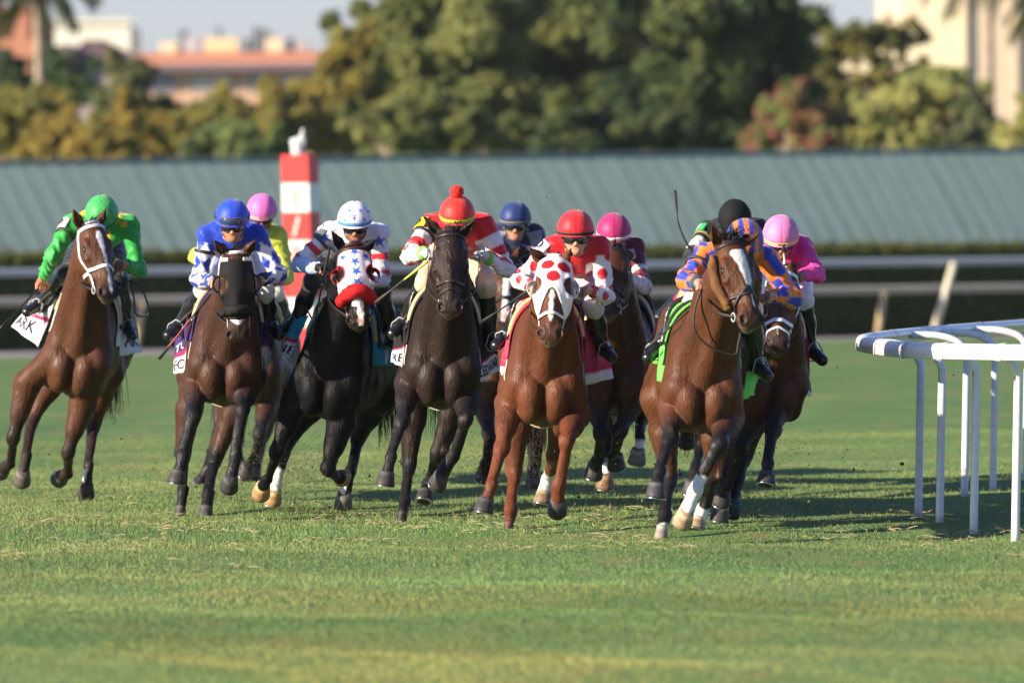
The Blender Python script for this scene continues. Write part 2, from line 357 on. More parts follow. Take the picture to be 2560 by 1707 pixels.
class Horse:
    def __init__(s, sp):
        s.sp = sp; D = s.D = sp['D']; A = P(*sp['chest'], D)
        ps, rh = math.radians(sp.get('yaw', 0)), math.radians(sp.get('lean', 0))
        Rz = np.array([[math.cos(ps), math.sin(ps), 0], [-math.sin(ps), math.cos(ps), 0], [0, 0, 1]])
        Ry = np.array([[math.cos(rh), 0, math.sin(rh)], [0, 1, 0], [-math.sin(rh), 0, math.cos(rh)]])
        pt = math.radians(sp.get('pitch', 0)); Rx = np.array([[1, 0, 0], [0, math.cos(pt), -math.sin(pt)], [0, math.sin(pt), math.cos(pt)]])
        s.R = Rz @ Ry @ Rx; s.O = V3(A[0], A[1] + .6, 0); s.A = A - s.O
        s.h = sp.get('h', 0.0084)
        s.root = None
        s.pose(); s.body(); s.tack()
    def L(s, x, y, z): return s.A + s.R @ V3(x, y, z)
    def px(s, uv, y=0.0): return P(uv[0], uv[1], s.D + y) - s.O
    def go(s, a, uv, L, sg): return reach(a + s.O, uv[0], uv[1], L, sg, s.D) - s.O
    KB, KN = 1.19, 1.12
    def HD(s, q, b, n): return s.poll + s.ha * q + s.hb * b * s.KB + s.hn * n * s.KN
    def pose(s):
        sp = s.sp; s.poll = s.px(sp['poll'], sp.get('py', -.30)); HL = sp.get('HL', .60)
        m = s.go(s.poll, sp['muz'], HL, -1); s.ha = nrm(m - s.poll)
        v = V3(0, -1, 0.0); v = nrm(v - s.ha * (v @ s.ha)); b = np.cross(v, s.ha); t = math.radians(sp.get('twist', 0))
        s.hn = math.cos(t) * v + math.sin(t) * b; s.hb = np.cross(s.hn, s.ha)
        s.legs = {}
        for nm in ('LF', 'RF'):
            g = -1 if nm == 'LF' else 1; l = sp['legs'].get(nm)
            if l is None: continue
            E = s.L(g * .155, l.get('ey', .26), -.24); S = s.L(g * .150, .10, -.08)
            if 'E' in l: E = s.px(l['E'], l.get('ey', .22))
            sg = l.get('sg', (-1, 1, 1))
            K = s.go(E, l['K'], l.get('lf', .40), sg[0]); Fk = s.go(K, l['F'], .31, sg[1]); Hf = s.go(Fk, l['H'], .14, sg[2])
            s.legs[nm] = dict(S=S, E=E, K=K, F=Fk, H=Hf, fx=l.get('fx', sp.get('fx', {}).get(nm, 30)))
        for nm in ('LH', 'RH'):
            g = -1 if nm == 'LH' else 1; l = sp['legs'].get(nm)
            if l is None: continue
            Hp = s.L(g * .135, 1.48, .10); St = s.L(g * l.get('sx', .17), l.get('sy', 1.15), l.get('sz', -.16))
            sg = l.get('sg', (1, -1, -1))
            K = s.go(St, l['K'], .46, sg[0]); Fk = s.go(K, l['F'], .41, sg[1]); Hf = s.go(Fk, l['H'], .14, sg[2])
            s.legs[nm] = dict(S=Hp, E=St, K=K, F=Fk, H=Hf, fx=l.get('fx', sp.get('fx', {}).get(nm, 20)))
    def head_prims(s, f, ears=True):
        H = s.HD; HR = np.stack([s.hb, s.ha, s.hn], 1)   # local axes b, a, n
        def el(q, b, n, rb, rq, rn, k=.025, cut=False): f.ell(H(q, b, n), (rb * s.KB, rq, rn * s.KN), HR, k, cut)
        el(.10, 0, -.055, .088, .15, .098, .03)
        el(.22, 0, -.050, .100, .15, .085, .03)
        for g in (-1, 1):
            el(.21, g * .048, -.135, .050, .135, .105, .03)            # jowl
            f.cap(H(.15, g * .070, -.010), H(.27, g * .082, -.022), .032, .026, .013)   # orbit
            f.cap(H(.27, g * .080, -.055), H(.42, g * .052, -.060), .023, .013, .012)   # facial crest
            f.cap(H(.25, g * .04, -.17), H(.52, g * .022, -.092), .045, .030, .03)     # jaw bone
            f.cap(H(.485, g * .030, -.012), H(.553, g * .047, -.024), .028, .037, .018)  # nostril wing
            el(.200, g * .106, -.026, .018, .026, .020, .012, True)     # eye socket
            el(.245, g * .098, .002, .016, .05, .014, .015, True)
        f.cap(H(.16, 0, -.035), H(.50, 0, -.040), .076, .054, .03)
        f.cap(H(.26, 0, .006), H(.50, 0, -.003), .040, .032, .013)       # nasal bone
        el(.535, 0, -.048, .066, .078, .058, .02)
        f.cap(H(.50, 0, -.098), H(.578, 0, -.086), .042, .037, .02)      # lower lip and chin
        f.cap(H(.572, -.028, -.050), H(.572, .028, -.050), .033, .033, .02)
        for g in (-1, 1):
            el(.560, g * .054, .004, .017, .030, .024, .008, True)       # nostril
        for g in (-1, 1): f.cap(H(.52, g * .075, -.078), H(.60, g * .02, -.070), .006, .006, .006, True)   # mouth line
        if ears:
            tips = s.sp.get('ears', (None, None))
            for g, tp in zip((-1, 1), tips):
                bs = H(-.005, g * .058, -.055)
                if tp is None: continue
                d0 = bs + s.O; tip = reach(d0, tp[0], tp[1], .175, s.sp.get('earsg', -1), s.D) - s.O
                ax = nrm(tip - bs); tip = bs + ax * .175; mid = bs + ax * .075
                f.cap(bs - ax * .03, mid, .034, .037, .02); f.cap(mid, tip, .037, .005, .012)
                fw = s.hn * .8 + s.hb * g * .45; fw = nrm(fw - ax * (fw @ ax))
                f.cap(bs + ax * .04 + fw * .026, bs + ax * .15 + fw * .012, .026, .006, .010, True)
    def body(s):
        sp = s.sp; L = s.L; sc = sp.get('w', 1.0)
        pts = [s.poll, s.HD(.65, 0, 0), L(.45, 0, 0), L(-.45, 0, 0), L(0, 1.95, .5), L(.45, 1.95, 0), L(-.45, 1.95, 0), L(0, .4, .6)]
        for l in s.legs.values(): pts += [l[k] for k in 'KFH']
        pts = np.array(pts); f = s.f = Fld(pts.min(0) - .2, pts.max(0) + .2, s.h)
        R = s.R
        def el(c, r, k=.05, rot=R): f.ell(L(*c), r, rot, k)
        el((0, .80, .03), (.265 * sc, .62, .37)); el((0, .42, -.01), (.215 * sc, .37, .36), .10)
        f.cap(L(0, .32, .36), L(0, .78, .36), .085, .085, .10); f.cap(L(0, .70, .27), L(0, 1.35, .29), .14, .15, .10)
        el((0, 1.15, .04), (.24 * sc, .42, .29), .08)
        for g in (-1, 1):
            el((g * .125, 1.50, .10), (.150, .36, .36), .06)
            f.cap(L(g * .135, 1.50, .05), L(g * .14, 1.72, -.18), .14, .105, .08)
        f.cap(L(0, 1.3, .33), L(0, 1.75, .20), .15, .12, .10)
        # neck, with the windpipe and the two side muscles
        nb = L(0, .26, .17); pm = s.HD(.07, 0, -.13); mid = (nb + pm) / 2 + s.R @ V3(0, .03, .02)
        lat = nrm(s.R @ V3(1, 0, 0) + .0 * s.hb)
        f.cap(nb, mid, .27, .195, .10, lat=lat, ls=1.62); lm = nrm(lat + s.hb); f.cap(mid, pm, .195, .125, .06, lat=lm, ls=1.50)
        f.cap(s.HD(.22, 0, -.16), L(0, .07, -.02), .060, .085, .07)
        for g in (-1, 1): f.cap(s.HD(.12, g * .05, -.14), L(g * .11, .15, .04), .060, .110, .06)
        # forehand
        for g in (-1, 1):
            f.cap(L(g * .085, .46, .36), L(g * .150, .12, -.06), .112, .094, .06)          # shoulder blade
            f.cap(L(g * .150, .10, -.10), L(g * .150, .26, -.24), .086, .095, .04)          # upper arm
            f.ell(L(g * .180, .36, -.10), (.075, .17, .20), R, .04)                        # triceps
            f.ell(L(g * .085, .055, -.150), (.088, .095, .135), R, .014)                   # pectorals
            f.ell(L(g * .080, .14, -.26), (.085, .14, .09), R, .03)
            f.cap(L(g * .125, .10, .12), L(g * .150, .075, -.06), .06, .05, .05)
            f.cap(L(g * .20, .55, -.05), L(g * .16, 1.05, -.18), .07, .05, .06)
        for g in (-1, 1):
            f.cap(L(g * .125, .40, .30), L(g * .185, .17, .02), .022, .018, .03)               # spine of the shoulder blade
        f.cap(L(0, -.050, -.03), L(0, -.04, -.24), .012, .012, .024, True)                 # groove of the breast
        for nm, l in s.legs.items():
            S, E, K, Fk, Hf = (l[k] for k in ('S', 'E', 'K', 'F', 'H'))
            e1 = nrm(K - E); e2 = nrm(Fk - K); e3 = nrm(Hf - Fk)
            if nm in ('LF', 'RF'):
                f.cap(S, E, .098, .094, .035); f.cap(E, E + (K - E) * .55, .094, .064, .024); f.cap(E + (K - E) * .45, K, .066, .043, .03)
                sd = nrm(np.cross(e1, V3(0, 1, 0)) + 1e-6); f.cap(E + e1 * .02 + sd * .035, E + e1 * .24 + sd * .018, .062, .035, .03); f.cap(E + e1 * .02 - sd * .035, E + e1 * .26 - sd * .018, .062, .033, .03)
                f.cap(K - e1 * .035, K + e2 * .030, .050, .045, .018); f.cap(K + e2 * .03, Fk, .034, .027, .018)
                for g2 in (-1, 1): f.cap(K + s.R @ V3(g2 * .020, 0, 0) - e1 * .012, K + s.R @ V3(g2 * .018, 0, 0) + e2 * .016, .037, .034, .012); f.cap(Fk + s.R @ V3(g2 * .014, 0, 0), Fk + s.R @ V3(g2 * .012, 0, 0) + e3 * .012, .031, .029, .010)
                bk = nrm(np.cross(np.cross(e2, V3(1, 0, 0)), e2)); bk = bk if bk @ (s.R @ V3(0, 1, 0)) > 0 else -bk
                f.cap(K + e2 * .02 + bk * .024, Fk + bk * .022, .022, .022, .015)           # tendon
            else:
                f.cap(S, E, .165, .120, .07); f.cap(E, E + (K - E) * .5, .120, .080, .06); f.cap(E + (K - E) * .45, K, .082, .046, .04)
                f.cap(S + s.R @ V3(0, .16, -.12), E + (K - E) * .45, .13, .065, .05)
                f.cap(K - e1 * .02, K + e2 * .05, .050, .044, .02)
                bk = nrm(np.cross(np.cross(e2, V3(1, 0, 0)), e2)); bk = bk if bk @ (s.R @ V3(0, 1, 0)) > 0 else -bk
                f.cap(K - e2 * .05 + bk * .05, K + e2 * .06 + bk * .025, .026, .026, .02); f.cap(K + e2 * .03, Fk, .036, .028, .02)
                f.cap(K + e2 * .04 + bk * .024, Fk + bk * .024, .022, .022, .015); f.cap(E + (K - E) * .4 + bk * .08, K - e2 * .04 + bk * .05, .030, .018, .03)
            f.cap(Fk - e2 * .015, Fk + e3 * .015, .041, .038, .014); f.cap(Fk, Hf - e3 * .03, .035, .045 * sp.get('hs', {}).get(nm, 1.0) ** .6, .016)
        s.head_prims(f)
        v, q = f.nets(); v = relax(v, q, 1, .4)
        n = f.grad(v); hq, hb_, hn_ = s.headspace(v); bodyw = np.clip((np.linalg.norm(v - s.HD(.3, 0, -.08), axis=1) - .3) / .15, 0, 1)
        lz = (v - s.A) @ R; q2 = lz * V3(1, .7, .45)
        rel = (.0062 * wob(q2, 13, 41) + .0014 * wob(lz * V3(1, 1, .4), 30, 42)) * bodyw + .0006 * wob(v, 75, 43)
        v = v + n * rel[:, None]
        col = s.coat(v)
        me = new_mesh("horse", v, q, col)
        o = s.root = obj("horse", me, sp.get('coatm', 'coat'), None, tuple(s.O)); tag(o, sp['label'], 'horse', 'horses racing in the pack')
        # hooves, eyes
        for nm, l in s.legs.items(): s.hoof(nm, l)
        for g in (-1, 1):
            MB().ball(s.HD(.200, g * .080, -.028), .0225, (.012, .006, .004)).build("eye", 'gloss', o)
        s.hair()
    def headspace(s, v):
        w = v - s.poll; return w @ s.ha, w @ s.hb / s.KB, w @ s.hn / s.KN
    def coat(s, v):
        sp = s.sp; base = np.array(sp['coat']); c = np.tile(base, (len(v), 1))
        pts = np.array(sp.get('points', DARK)); dk = sp.get('dark', 1.0)
        z = (v - s.A) @ s.R[:, 2]; n = wob(v, 7, 3)
        c *= (1 + .10 * n)[:, None]
        for nm, l in s.legs.items():
            P_ = [l['E'], l['K'], l['F'], l['H']]; best = np.full(len(v), 9.0); arc = np.zeros(len(v)); a0 = 0
            for i in range(3):
                t, d = seg_t(v, P_[i], P_[i + 1]); ln = np.linalg.norm(P_[i + 1] - P_[i]); m = d < best
                best = np.where(m, d, best); arc = np.where(m, a0 + t * ln, arc); a0 += ln
            on = (best < .13) & ((np.linalg.norm(v - P_[1], axis=1) < .30) | (np.linalg.norm(v - P_[2], axis=1) < .25) | (np.linalg.norm(v - P_[3], axis=1) < .2))
            LK = np.linalg.norm(P_[1] - P_[0])
            st = LK * (.45 if nm[1] == 'F' else .80) + sp.get('ptshift', {}).get(nm, 0)
            w = np.clip((arc - st + .03 * n) / .14, 0, 1) * on * dk
            c = c * (1 - w[:, None]) + pts * w[:, None]
            sk = sp.get('socks', {}).get(nm)
            if sk is not None:
                LT = a0; w = np.clip((arc - (LT - sk[0]) + .012 * wob(v, 40, 5)) / .02, 0, 1) * (best < .09)
                if len(sk) > 1: w = w * np.clip(((v - l['F']) @ s.R[:, 0]) * sk[1] / .01, 0, 1)
                c = c * (1 - w[:, None]) + np.array(WHITE) * w[:, None]
        q, b, nn = s.headspace(v); hd = (q > -.05) & (q < .68) & (np.abs(b) < .16) & (nn > np.where(q > .38, -.15, -.22))
        w = np.clip((q - .44) / .10, 0, 1) * hd * sp.get('muzdark', .75); c = c * (1 - w[:, None]) + np.array((.030, .022, .020)) * w[:, None]
        lipw = np.clip((q - .55) / .03, 0, 1) * hd * np.clip((-nn - .02) / .03, 0, 1) * sp.get('lip', .5)
        c = c * (1 - lipw[:, None]) + np.array((.22, .15, .11)) * lipw[:, None]
        for bz in sp.get('blaze', []):
            bq = [x[0] for x in bz]; cb = np.interp(q, bq, [x[1] for x in bz]); hw = np.interp(q, bq, [x[2] for x in bz])
            w = np.clip((hw - np.abs(b - cb) + .004 * wob(v, 55, 9)) / .006, 0, 1) * hd * (q > bq[0]) * (q < bq[-1]) * (nn > -.075)
            c = c * (1 - w[:, None]) + np.array(WHITE) * w[:, None]
        for pk in sp.get('pinknose', []):
            w = np.clip((pk[2] - np.hypot(q - pk[0], b - pk[1]) + .01 * wob(v, 30, 4)) / .02, 0, 1) * hd
            c = c * (1 - w[:, None]) + np.array(PINKN) * w[:, None]
        for g in (-1, 1):   # inside of the nostril and round the eye
            w = np.clip(1.35 - np.sqrt(((q - .562) / .022) ** 2 + ((b - g * .050) / .016) ** 2 + ((nn - .0) / .022) ** 2), 0, 1) * hd
            c = c * (1 - w[:, None]) + np.array((.012, .006, .006)) * w[:, None]
            w = np.clip(1.5 - np.sqrt(((q - .200) / .032) ** 2 + ((b - g * .10) / .03) ** 2 + ((nn + .026) / .024) ** 2), 0, 1) * hd * .8
            c = c * (1 - w[:, None]) + np.array(DARK) * w[:, None]
        mud = sp.get('mud', .28)
        if mud:
            w = np.clip(wob(v, 28, 21) * .9 - .55, 0, 1) * mud * np.clip((.2 - z) / .6, 0, 1)
            c = c * (1 - w[:, None]) + np.array((.16, .12, .08)) * w[:, None]
        return np.clip(c, 0.002, 1)
    def hoof(s, nm, l):
        ph = math.radians(l['fx']); pd = nrm(l['H'] - l['F']); lat = pd @ s.R[:, 0]
        ax = nrm(s.R @ V3(lat * .7, math.sin(ph), -math.cos(ph))); fw = s.R @ V3(0, -math.cos(ph), -math.sin(ph)); fw = nrm(fw - ax * (fw @ ax)); sd = np.cross(ax, fw); c0 = l['H'] - ax * .038 - fw * .006
        hs = s.sp.get('hs', {}).get(nm, 1.0); c0 = c0 + ax * (.034 * (1 - hs) * 2)
        horn = np.array(s.sp.get('hooves', {}).get(nm, (.045, .042, .042)))
        v, f, c = [], [], []; n = 20
        rings = [(-.014, .044, .0, 1.0), (0, .054, .0, 2.0), (.012, .0555, .003, 1.5), (.026, .058, .008, .95), (.055, .064, .017, 1.05), (.084, .0695, .025, .8), (.087, .067, .025, .2)]
        for (z, r, sh, tone) in rings:
            for i in range(n):
                a = 2 * math.pi * i / n; x = (math.cos(a) * r + sh) * hs; y = math.sin(a) * r * .96 * hs
                if math.cos(a) < -.6: x += .010
                v.append(c0 + ax * z + fw * x + sd * y); c.append(np.clip(horn * tone, 0, .8))
        k = len(rings)
        f = [(i * n + j, i * n + (j + 1) % n, (i + 1) * n + (j + 1) % n, (i + 1) * n + j) for i in range(k - 1) for j in range(n)]
        f += [tuple(range(n))[::-1], tuple((k - 1) * n + j for j in range(n))]
        h = obj("hoof", new_mesh("hoof", v, f, np.array(c)), 'hoof', s.root)
        m = MB(); pts = []; nr = []
        for i in range(23):
            a = math.radians(-135 + 270 * i / 22); pts.append(c0 + ax * .091 + fw * (math.cos(a) * .058 + .022) * hs + sd * math.sin(a) * .056 * hs); nr.append(ax)
        m.tube(pts, .01, (.55, .56, .58), 8, flat=(.010, .004), nrmls=nr); m.build("horseshoe", 'metal', h)
    def hair(s):
        sp = s.sp; rg = np.random.default_rng(int(sp['chest'][0])); m = MB(); mc = np.array(sp.get('mane', (.012, .010, .009)))
        def lock(p, d, ln, w, g=.6, c=mc):
            d = nrm(d); pts = [p]; dd = d.copy()
            for i in range(4): dd = nrm(dd + V3(0, .15, -g * .35) + rg.normal(0, .12, 3)); pts.append(pts[-1] + dd * ln / 4)
            m.tube(np.array(pts), np.array([1, .9, .7, .45, .1]) * w, c * rg.uniform(.7, 1.5), 5)
        up = s.R @ V3(0, .1, 1)
        for i in range(sp.get('forelock', 26)):                          # forelock between the ears
            p = s.HD(rg.uniform(-.04, .05), rg.uniform(-.035, .035), rg.uniform(-.01, .02))
            lock(p, -s.ha * .5 + s.hn * rg.uniform(.3, 1) + s.hb * rg.uniform(-.7, .7) + V3(0, .3, 0), rg.uniform(.04, .085) * sp.get('fl', 1), .0034)
        a = s.HD(-.01, 0, -.03); b = s.L(0, .42, .44)
        for i in range(150):
            t = rg.uniform(0, 1); p = a * (1 - t) + b * t; p = p + up * .03 + V3(rg.normal(0, .012), 0, 0)
            g = s.f.march(p + up * .25, -up, 0.0); lock(g - up * .01, up + V3(rg.normal(.25 * sp.get('maneside', 1), .35), .9, 0), rg.uniform(.07, .14), .006)
        m.build("mane", 'hair', s.root)
        m = MB(); tb = s.L(0, 1.82, .20)
        for i in range(150):
            p = tb + rg.normal(0, .025, 3); lk = []; d = s.R @ V3(rg.normal(0, .10) + sp.get('tail', 0), .9, -.1); q = p.copy(); ln = rg.uniform(.6, .95)
            for j in range(7): lk.append(q.copy()); d = nrm(d + V3(rg.normal(0, .05), 0, -.42)); q = q + d * ln / 6
            m.tube(lk, np.linspace(.007, .0012, 7), mc * rg.uniform(.7, 1.4), 5)
        m.build("tail", 'hair', s.root)
    # ---- tack
    def ring(s, f, specs, off):
        """points on the head: specs = (s, angle from the forehead in degrees, jaw depth of the centre)"""
        o, d = [], []
        for (q, th, cn) in specs:
            t = math.radians(th); dr = math.cos(t) * s.hn + math.sin(t) * s.hb; o.append(s.HD(q, 0, cn) + dr * .26); d.append(-dr)
        p = f.march(np.array(o), np.array(d), off); return p, -np.array(d)
    def strap(s, name, specs, w, th, c, m='strap', off=.004, parent=None, build=True, mb=None):
        p, n = s.ring(s.hf, specs, off); k = mb or MB(); p = curve_pts(p, max(len(p) * 2, 12)); n = curve_pts(n, len(p))
        k.tube(p, .01, c, 8, flat=(w / 2, th / 2), nrmls=n)
        return k.build(name, m, parent or s.root) if build else k
    def tack(s):
        sp = s.sp; t = sp.get('tack', {}); o = s.root
        hp = [s.HD(q, b, n) for q in (-.05, .66) for b in (-.16, .16) for n in (-.3, .1)]; hp = np.array(hp)
        s.hf = Fld(hp.min(0) - .06, hp.max(0) + .06, .0065); s.head_prims(s.hf, False)
        bc = t.get('c', (.012, .011, .010)); bw = t.get('w', .022); br = MB()
        br_parent = None
        def add(specs, w=bw, th=.006, c=bc, off=.004): s.strap('', specs, w, th, c, off=off, build=False, mb=br)
        lift = .015 if t.get('hood') else .007
        for g in (-1, 1):                                               # cheek pieces
            add([(q, g * a, -.09) for q, a in ((-.005, 62), (.06, 74), (.14, 82), (.24, 88), (.34, 90), (.43, 92), (.475, 95))], off=lift)
        for arc in (((-78, -26), (26, 78)) if t.get('browgap') else ((-75, 75),)): add([(.035, a, -.06) for a in np.linspace(arc[0], arc[1], 9)], off=lift, c=t.get('brow', bc), w=bw * 1.15)      # browband
        add([(-.015, a, -.09) for a in range(-70, 71, 14)], off=.006, c=t.get('head', bc))
        nb = t.get('nose', .40)
        if nb: add([(nb - .0006 * abs(a) * .3, a, -.07) for a in range(-150, 151, 15)], w=t.get('nw', .024), off=max(lift * .6, .007), c=t.get('nc', bc))
        if t.get('drop'): add([(nb + .055 + .0004 * abs(a), a, -.06) for a in range(-150, 151, 15)], w=.016, c=t.get('nc', bc), off=.007)
        if t.get('vee'):                                                # straps crossing on the nose
            for g in (-1, 1): add([(.36 + .0011 * a, g * a, -.07) for a in range(-10, 131, 14)], w=.02, off=.010)
        for g in (-1, 1):                                               # bit rings
            c0 = s.ring(s.hf, [(.492, g * 96, -.085)], .010)[0][0]; u_ = s.ha; w_ = nrm(np.cross(s.hb, s.ha))
            br.tube([c0 + .027 * (math.cos(a) * u_ + math.sin(a) * w_) + s.hb * g * .004 for a in np.linspace(0, 2 * math.pi, 17)], {'e': .0042}['e'], (.5, .5, .5), 6)
            s.__dict__.setdefault('bit', {})[g] = c0
        bo = br.build("bridle", 'strap', o)
        s.bridle = bo
        if t.get('hood'): s.hood(t['hood'], bo)
        if t.get('roll'):                                               # sheepskin noseband
            q0, r, c, sp_ = t['roll']; pp, nn = s.ring(s.hf, [(q0 + .00002 * a * a * .12, a, -.06) for a in range(-sp_, sp_ + 1, 12)], .022); pp = curve_pts(pp, 28)
            k = MB(); k.tube(pp, r * np.sin(np.linspace(.45, math.pi - .45, 28)) ** .35, c, 14)
            s.fuzz(k, .006, 170); k.build("sheepskin_noseband", 'cloth', o)
        if t.get('cheek'):
            for g in (-1, 1):
                pp, nn = s.ring(s.hf, [(q, g * a, -.08) for q, a in ((.07, 76), (.14, 84), (.22, 88), (.31, 92), (.40, 96), (.44, 100))], .024); pp = curve_pts(pp, 22)
                k = MB(); k.tube(pp, .036 * np.sin(np.linspace(.35, math.pi - .35, 22)) ** .45, t['cheek'], 14); s.fuzz(k, .007, 140); k.build("sheepskin_cheekpiece", 'cloth', o)
        s.saddle()
    def fuzz(s, k, amp, sc):
        v = k.v[-1]; k.v[-1] = v + np.stack([wob(v, sc, i) for i in range(3)], 1) * amp; k.c[-1] = k.c[-1] * (1 + .22 * wob(v, sc * .8, 7))[:, None]
    def hood(s, hd, parent):
        f = s.hf; X, Y, Z = np.meshgrid(*[a.astype(np.float32) for a in f.ax], indexing='ij'); w = np.stack([X - s.poll[0], Y - s.poll[1], Z - s.poll[2]], -1)
        q = w @ s.ha.astype(np.float32); b = w @ s.hb.astype(np.float32) / s.KB; n = w @ s.hn.astype(np.float32) / s.KN; ab = np.abs(b)
        d = f.d - .010
        end = np.interp(ab, hd['endx'], hd['end']).astype(np.float32)
        d = np.maximum(d, q - end); d = np.maximum(d, -(q - hd.get('top', .015))); d = np.maximum(d, -(n + hd.get('deep', .21)))
        er = hd.get('eye', .048)
        for g in (-1, 1):
            e = np.sqrt(((q - .205) / 1.15) ** 2 + (b - g * hd.get('eb', .100)) ** 2 + ((n + .022) * .9) ** 2); d = np.maximum(d, er - e)
        v, fc = f.nets(d); v = relax(v, fc, 1, .5)
        hq, hb, hn = s.headspace(v); c = np.tile(np.array(hd['c']), (len(v), 1)) * (1 + .05 * wob(v, 20, 2))[:, None]
        for (sq, sb, r) in hd.get('dots', []): c[np.hypot((hq - sq), hb - sb) < r] = hd['pc']
        for (sq, sb, r) in hd.get('stars', []): c[star(hb - sb, -(hq - sq), r)] = hd['pc']
        if 'trim' in hd:
            e2 = np.interp(np.abs(hb), hd['endx'], hd['end']); c[np.abs(e2 - hq) < .014] = hd['trim']
            for g in (-1, 1): c[np.sqrt(((hq - .205) / 1.15) ** 2 + (hb - g * .100) ** 2 + ((hn + .022) * .9) ** 2) < er + .012] = hd['trim']
        ho = obj("blinker_hood", new_mesh("blinker_hood", v, fc, c), 'cloth', s.root)
        cup = hd.get('cup')
        if cup:                                                          # the cups behind the eye holes
            for g in (-1, 1):
                k = MB(); pts = []
                c0 = s.HD(.205, g * .098, -.045); fwd = nrm(s.hn * .55 + s.hb * g * .2 + s.ha * .15); out = nrm(s.hb * g - s.hn * .35)
                for i in range(15):
                    a = math.radians(-95 + 190 * i / 14); row = []
                    for j in range(7):
                        e = j / 6; rad = .050 + .012 * e
                        p = c0 + rad * (math.cos(a) * out * .95 + math.sin(a) * s.ha) + s.hn * (-.028 + .062 * e * (.35 + .65 * math.cos(a)))
                        row.append(p)
                    pts.append(row)
                k.sheet(pts, .004, cup); k.build("blinker_cup", 'plastic', ho)
    def saddle(s):
        sp = s.sp; o = s.root; t = sp.get('cloth'); L = s.L
        # pad draped over the back
        def drape(y0, y1, th0, th1, ny, nt, off, flare=0):
            rows = []
            for i in range(ny):
                y = y0 + (y1 - y0) * i / (ny - 1); C = L(0, y, .06); org, dr = [], []
                for j in range(nt):
                    a = math.radians(th0 + (th1 - th0) * j / (nt - 1)); d = s.R @ V3(math.sin(a), 0, math.cos(a)); org.append(C + d * .62); dr.append(-d)
                p = s.f.march(np.array(org), np.array(dr), off, .6); rows.append(p)
            return np.array(rows)
        pc = t['c']
        g = drape(.34, .98, -88, 88, 9, 33, .016)
        k = MB(); k.sheet(g, .012, pc); k.build("saddle_pad", 'cloth', o)
        g = drape(.35, .39, -54, 54, 3, 25, .022)
        k = MB(); k.tube(g[1], np.full(25, .017), t.get('roll', (.62, .47, .22)), 10); k.build("pad_roll", 'cloth', o)
        g = drape(.46, .92, -62, 62, 7, 25, .036); k = MB(); k.sheet(g, .026, (.02, .016, .014)); sd = k.build("saddle", 'leather', o)
        if t.get('girth'):
            C = L(0, .46, .02); dr = [s.R @ V3(math.sin(math.radians(a)), 0, math.cos(math.radians(a))) for a in range(70, 291, 10)]
            p = s.f.march(np.array([C + d * .6 for d in dr]), -np.array(dr), .006, .6); k = MB(); k.tube(curve_pts(p, 50), .01, t['girth'], 8, flat=(.045, .005), nrmls=curve_pts(np.array(dr), 50)); k.build("girth", 'strap', o)
        for side in ('L', 'R'):
            q = t.get(side)
            if q is None: continue
            ys = t.get('y' + side, (.50, 1.02)); a, b, c, d = [s.px(uv, y) for uv, y in zip(q, (ys[0], ys[1], ys[1], ys[0]))]
            nu, nv = 26, 22; pts = np.zeros((nv, nu, 3)); col = np.zeros((nv, nu, 3)); nrmv = nrm(np.cross(b - a, d - a))
            for j in range(nv):
                for i in range(nu):
                    x, y = i / (nu - 1), j / (nv - 1); p = (a * (1 - x) + b * x) * (1 - y) + (d * (1 - x) + c * x) * y
                    p = p + nrmv * (.016 * math.sin(x * 9 + y * 3) * y + .012 * math.sin(x * 4 - y * 5 + 1) * y); pts[j, i] = p
                    yy = y - t.get('slant', 0) * (x - .5); bnd = t.get('band', .60)
                    col[j, i] = t.get('low', (.75, .73, .72)) if yy > bnd + .035 else (.55, .02, .09) if yy > bnd - .03 else t.get('up', pc)
            k = MB(); k.sheet(pts, .006, col); ck = k.build("saddle_cloth", 'cloth', o)
            for tx in t.get('t' + side, []):
                s.lettering(tx, pts, ck, side)
    def lettering(s, tx, pts, parent, side):
        """writing bent onto the cloth: (text, x0, x1, y0, y1, colour) in cloth coordinates, read from outside"""
        txt, x0, x1, y0, y1, c = tx; v, f = text_mesh(txt)
        nv, nu = pts.shape[:2]; w = v[:, 0].max(); hh = v[:, 1].max()
        X = (x1 - (x1 - x0) * v[:, 0] / w) if side == 'L' else (x0 + (x1 - x0) * v[:, 0] / w); Y = y1 + (y0 - y1) * v[:, 1] / hh
        fi = np.clip(X, 0, 1) * (nu - 1.001); fj = np.clip(Y, 0, 1) * (nv - 1.001); i = fi.astype(int); j = fj.astype(int); a = (fi - i)[:, None]; b = (fj - j)[:, None]
        p = (pts[j, i] * (1 - a) + pts[j, i + 1] * a) * (1 - b) + (pts[j + 1, i] * (1 - a) + pts[j + 1, i + 1] * a) * b
        e1 = pts[:, -1].mean(0) - pts[:, 0].mean(0); e2 = pts[-1].mean(0) - pts[0].mean(0); n = nrm(np.cross(e1, e2)); out = s.R[:, 0] * (-1 if side == 'L' else 1)
        if n @ (nrm(-s.R[:, 1] + out)) < 0: n = -n
        obj("lettering", new_mesh("lettering", p + n * .008, f, np.array(c), False), 'cloth', parent)

_TXT = {}
def text_mesh(txt):
    if txt not in _TXT:
        cu = bpy.data.curves.new("lettering", 'FONT'); cu.body = txt; cu.size = 1.0; cu.resolution_u = 3; cu.offset = .012
        ob = bpy.data.objects.new("lettering", cu); COL.objects.link(ob); dg = bpy.context.evaluated_depsgraph_get(); me = bpy.data.meshes.new_from_object(ob.evaluated_get(dg))
        v = np.array([x.co[:] for x in me.vertices]); f = [tuple(p.vertices) for p in me.polygons]; bpy.data.objects.remove(ob); bpy.data.curves.remove(cu); bpy.data.meshes.remove(me)
        v = v - v.min(0); _TXT[txt] = (v, f)
    return _TXT[txt]
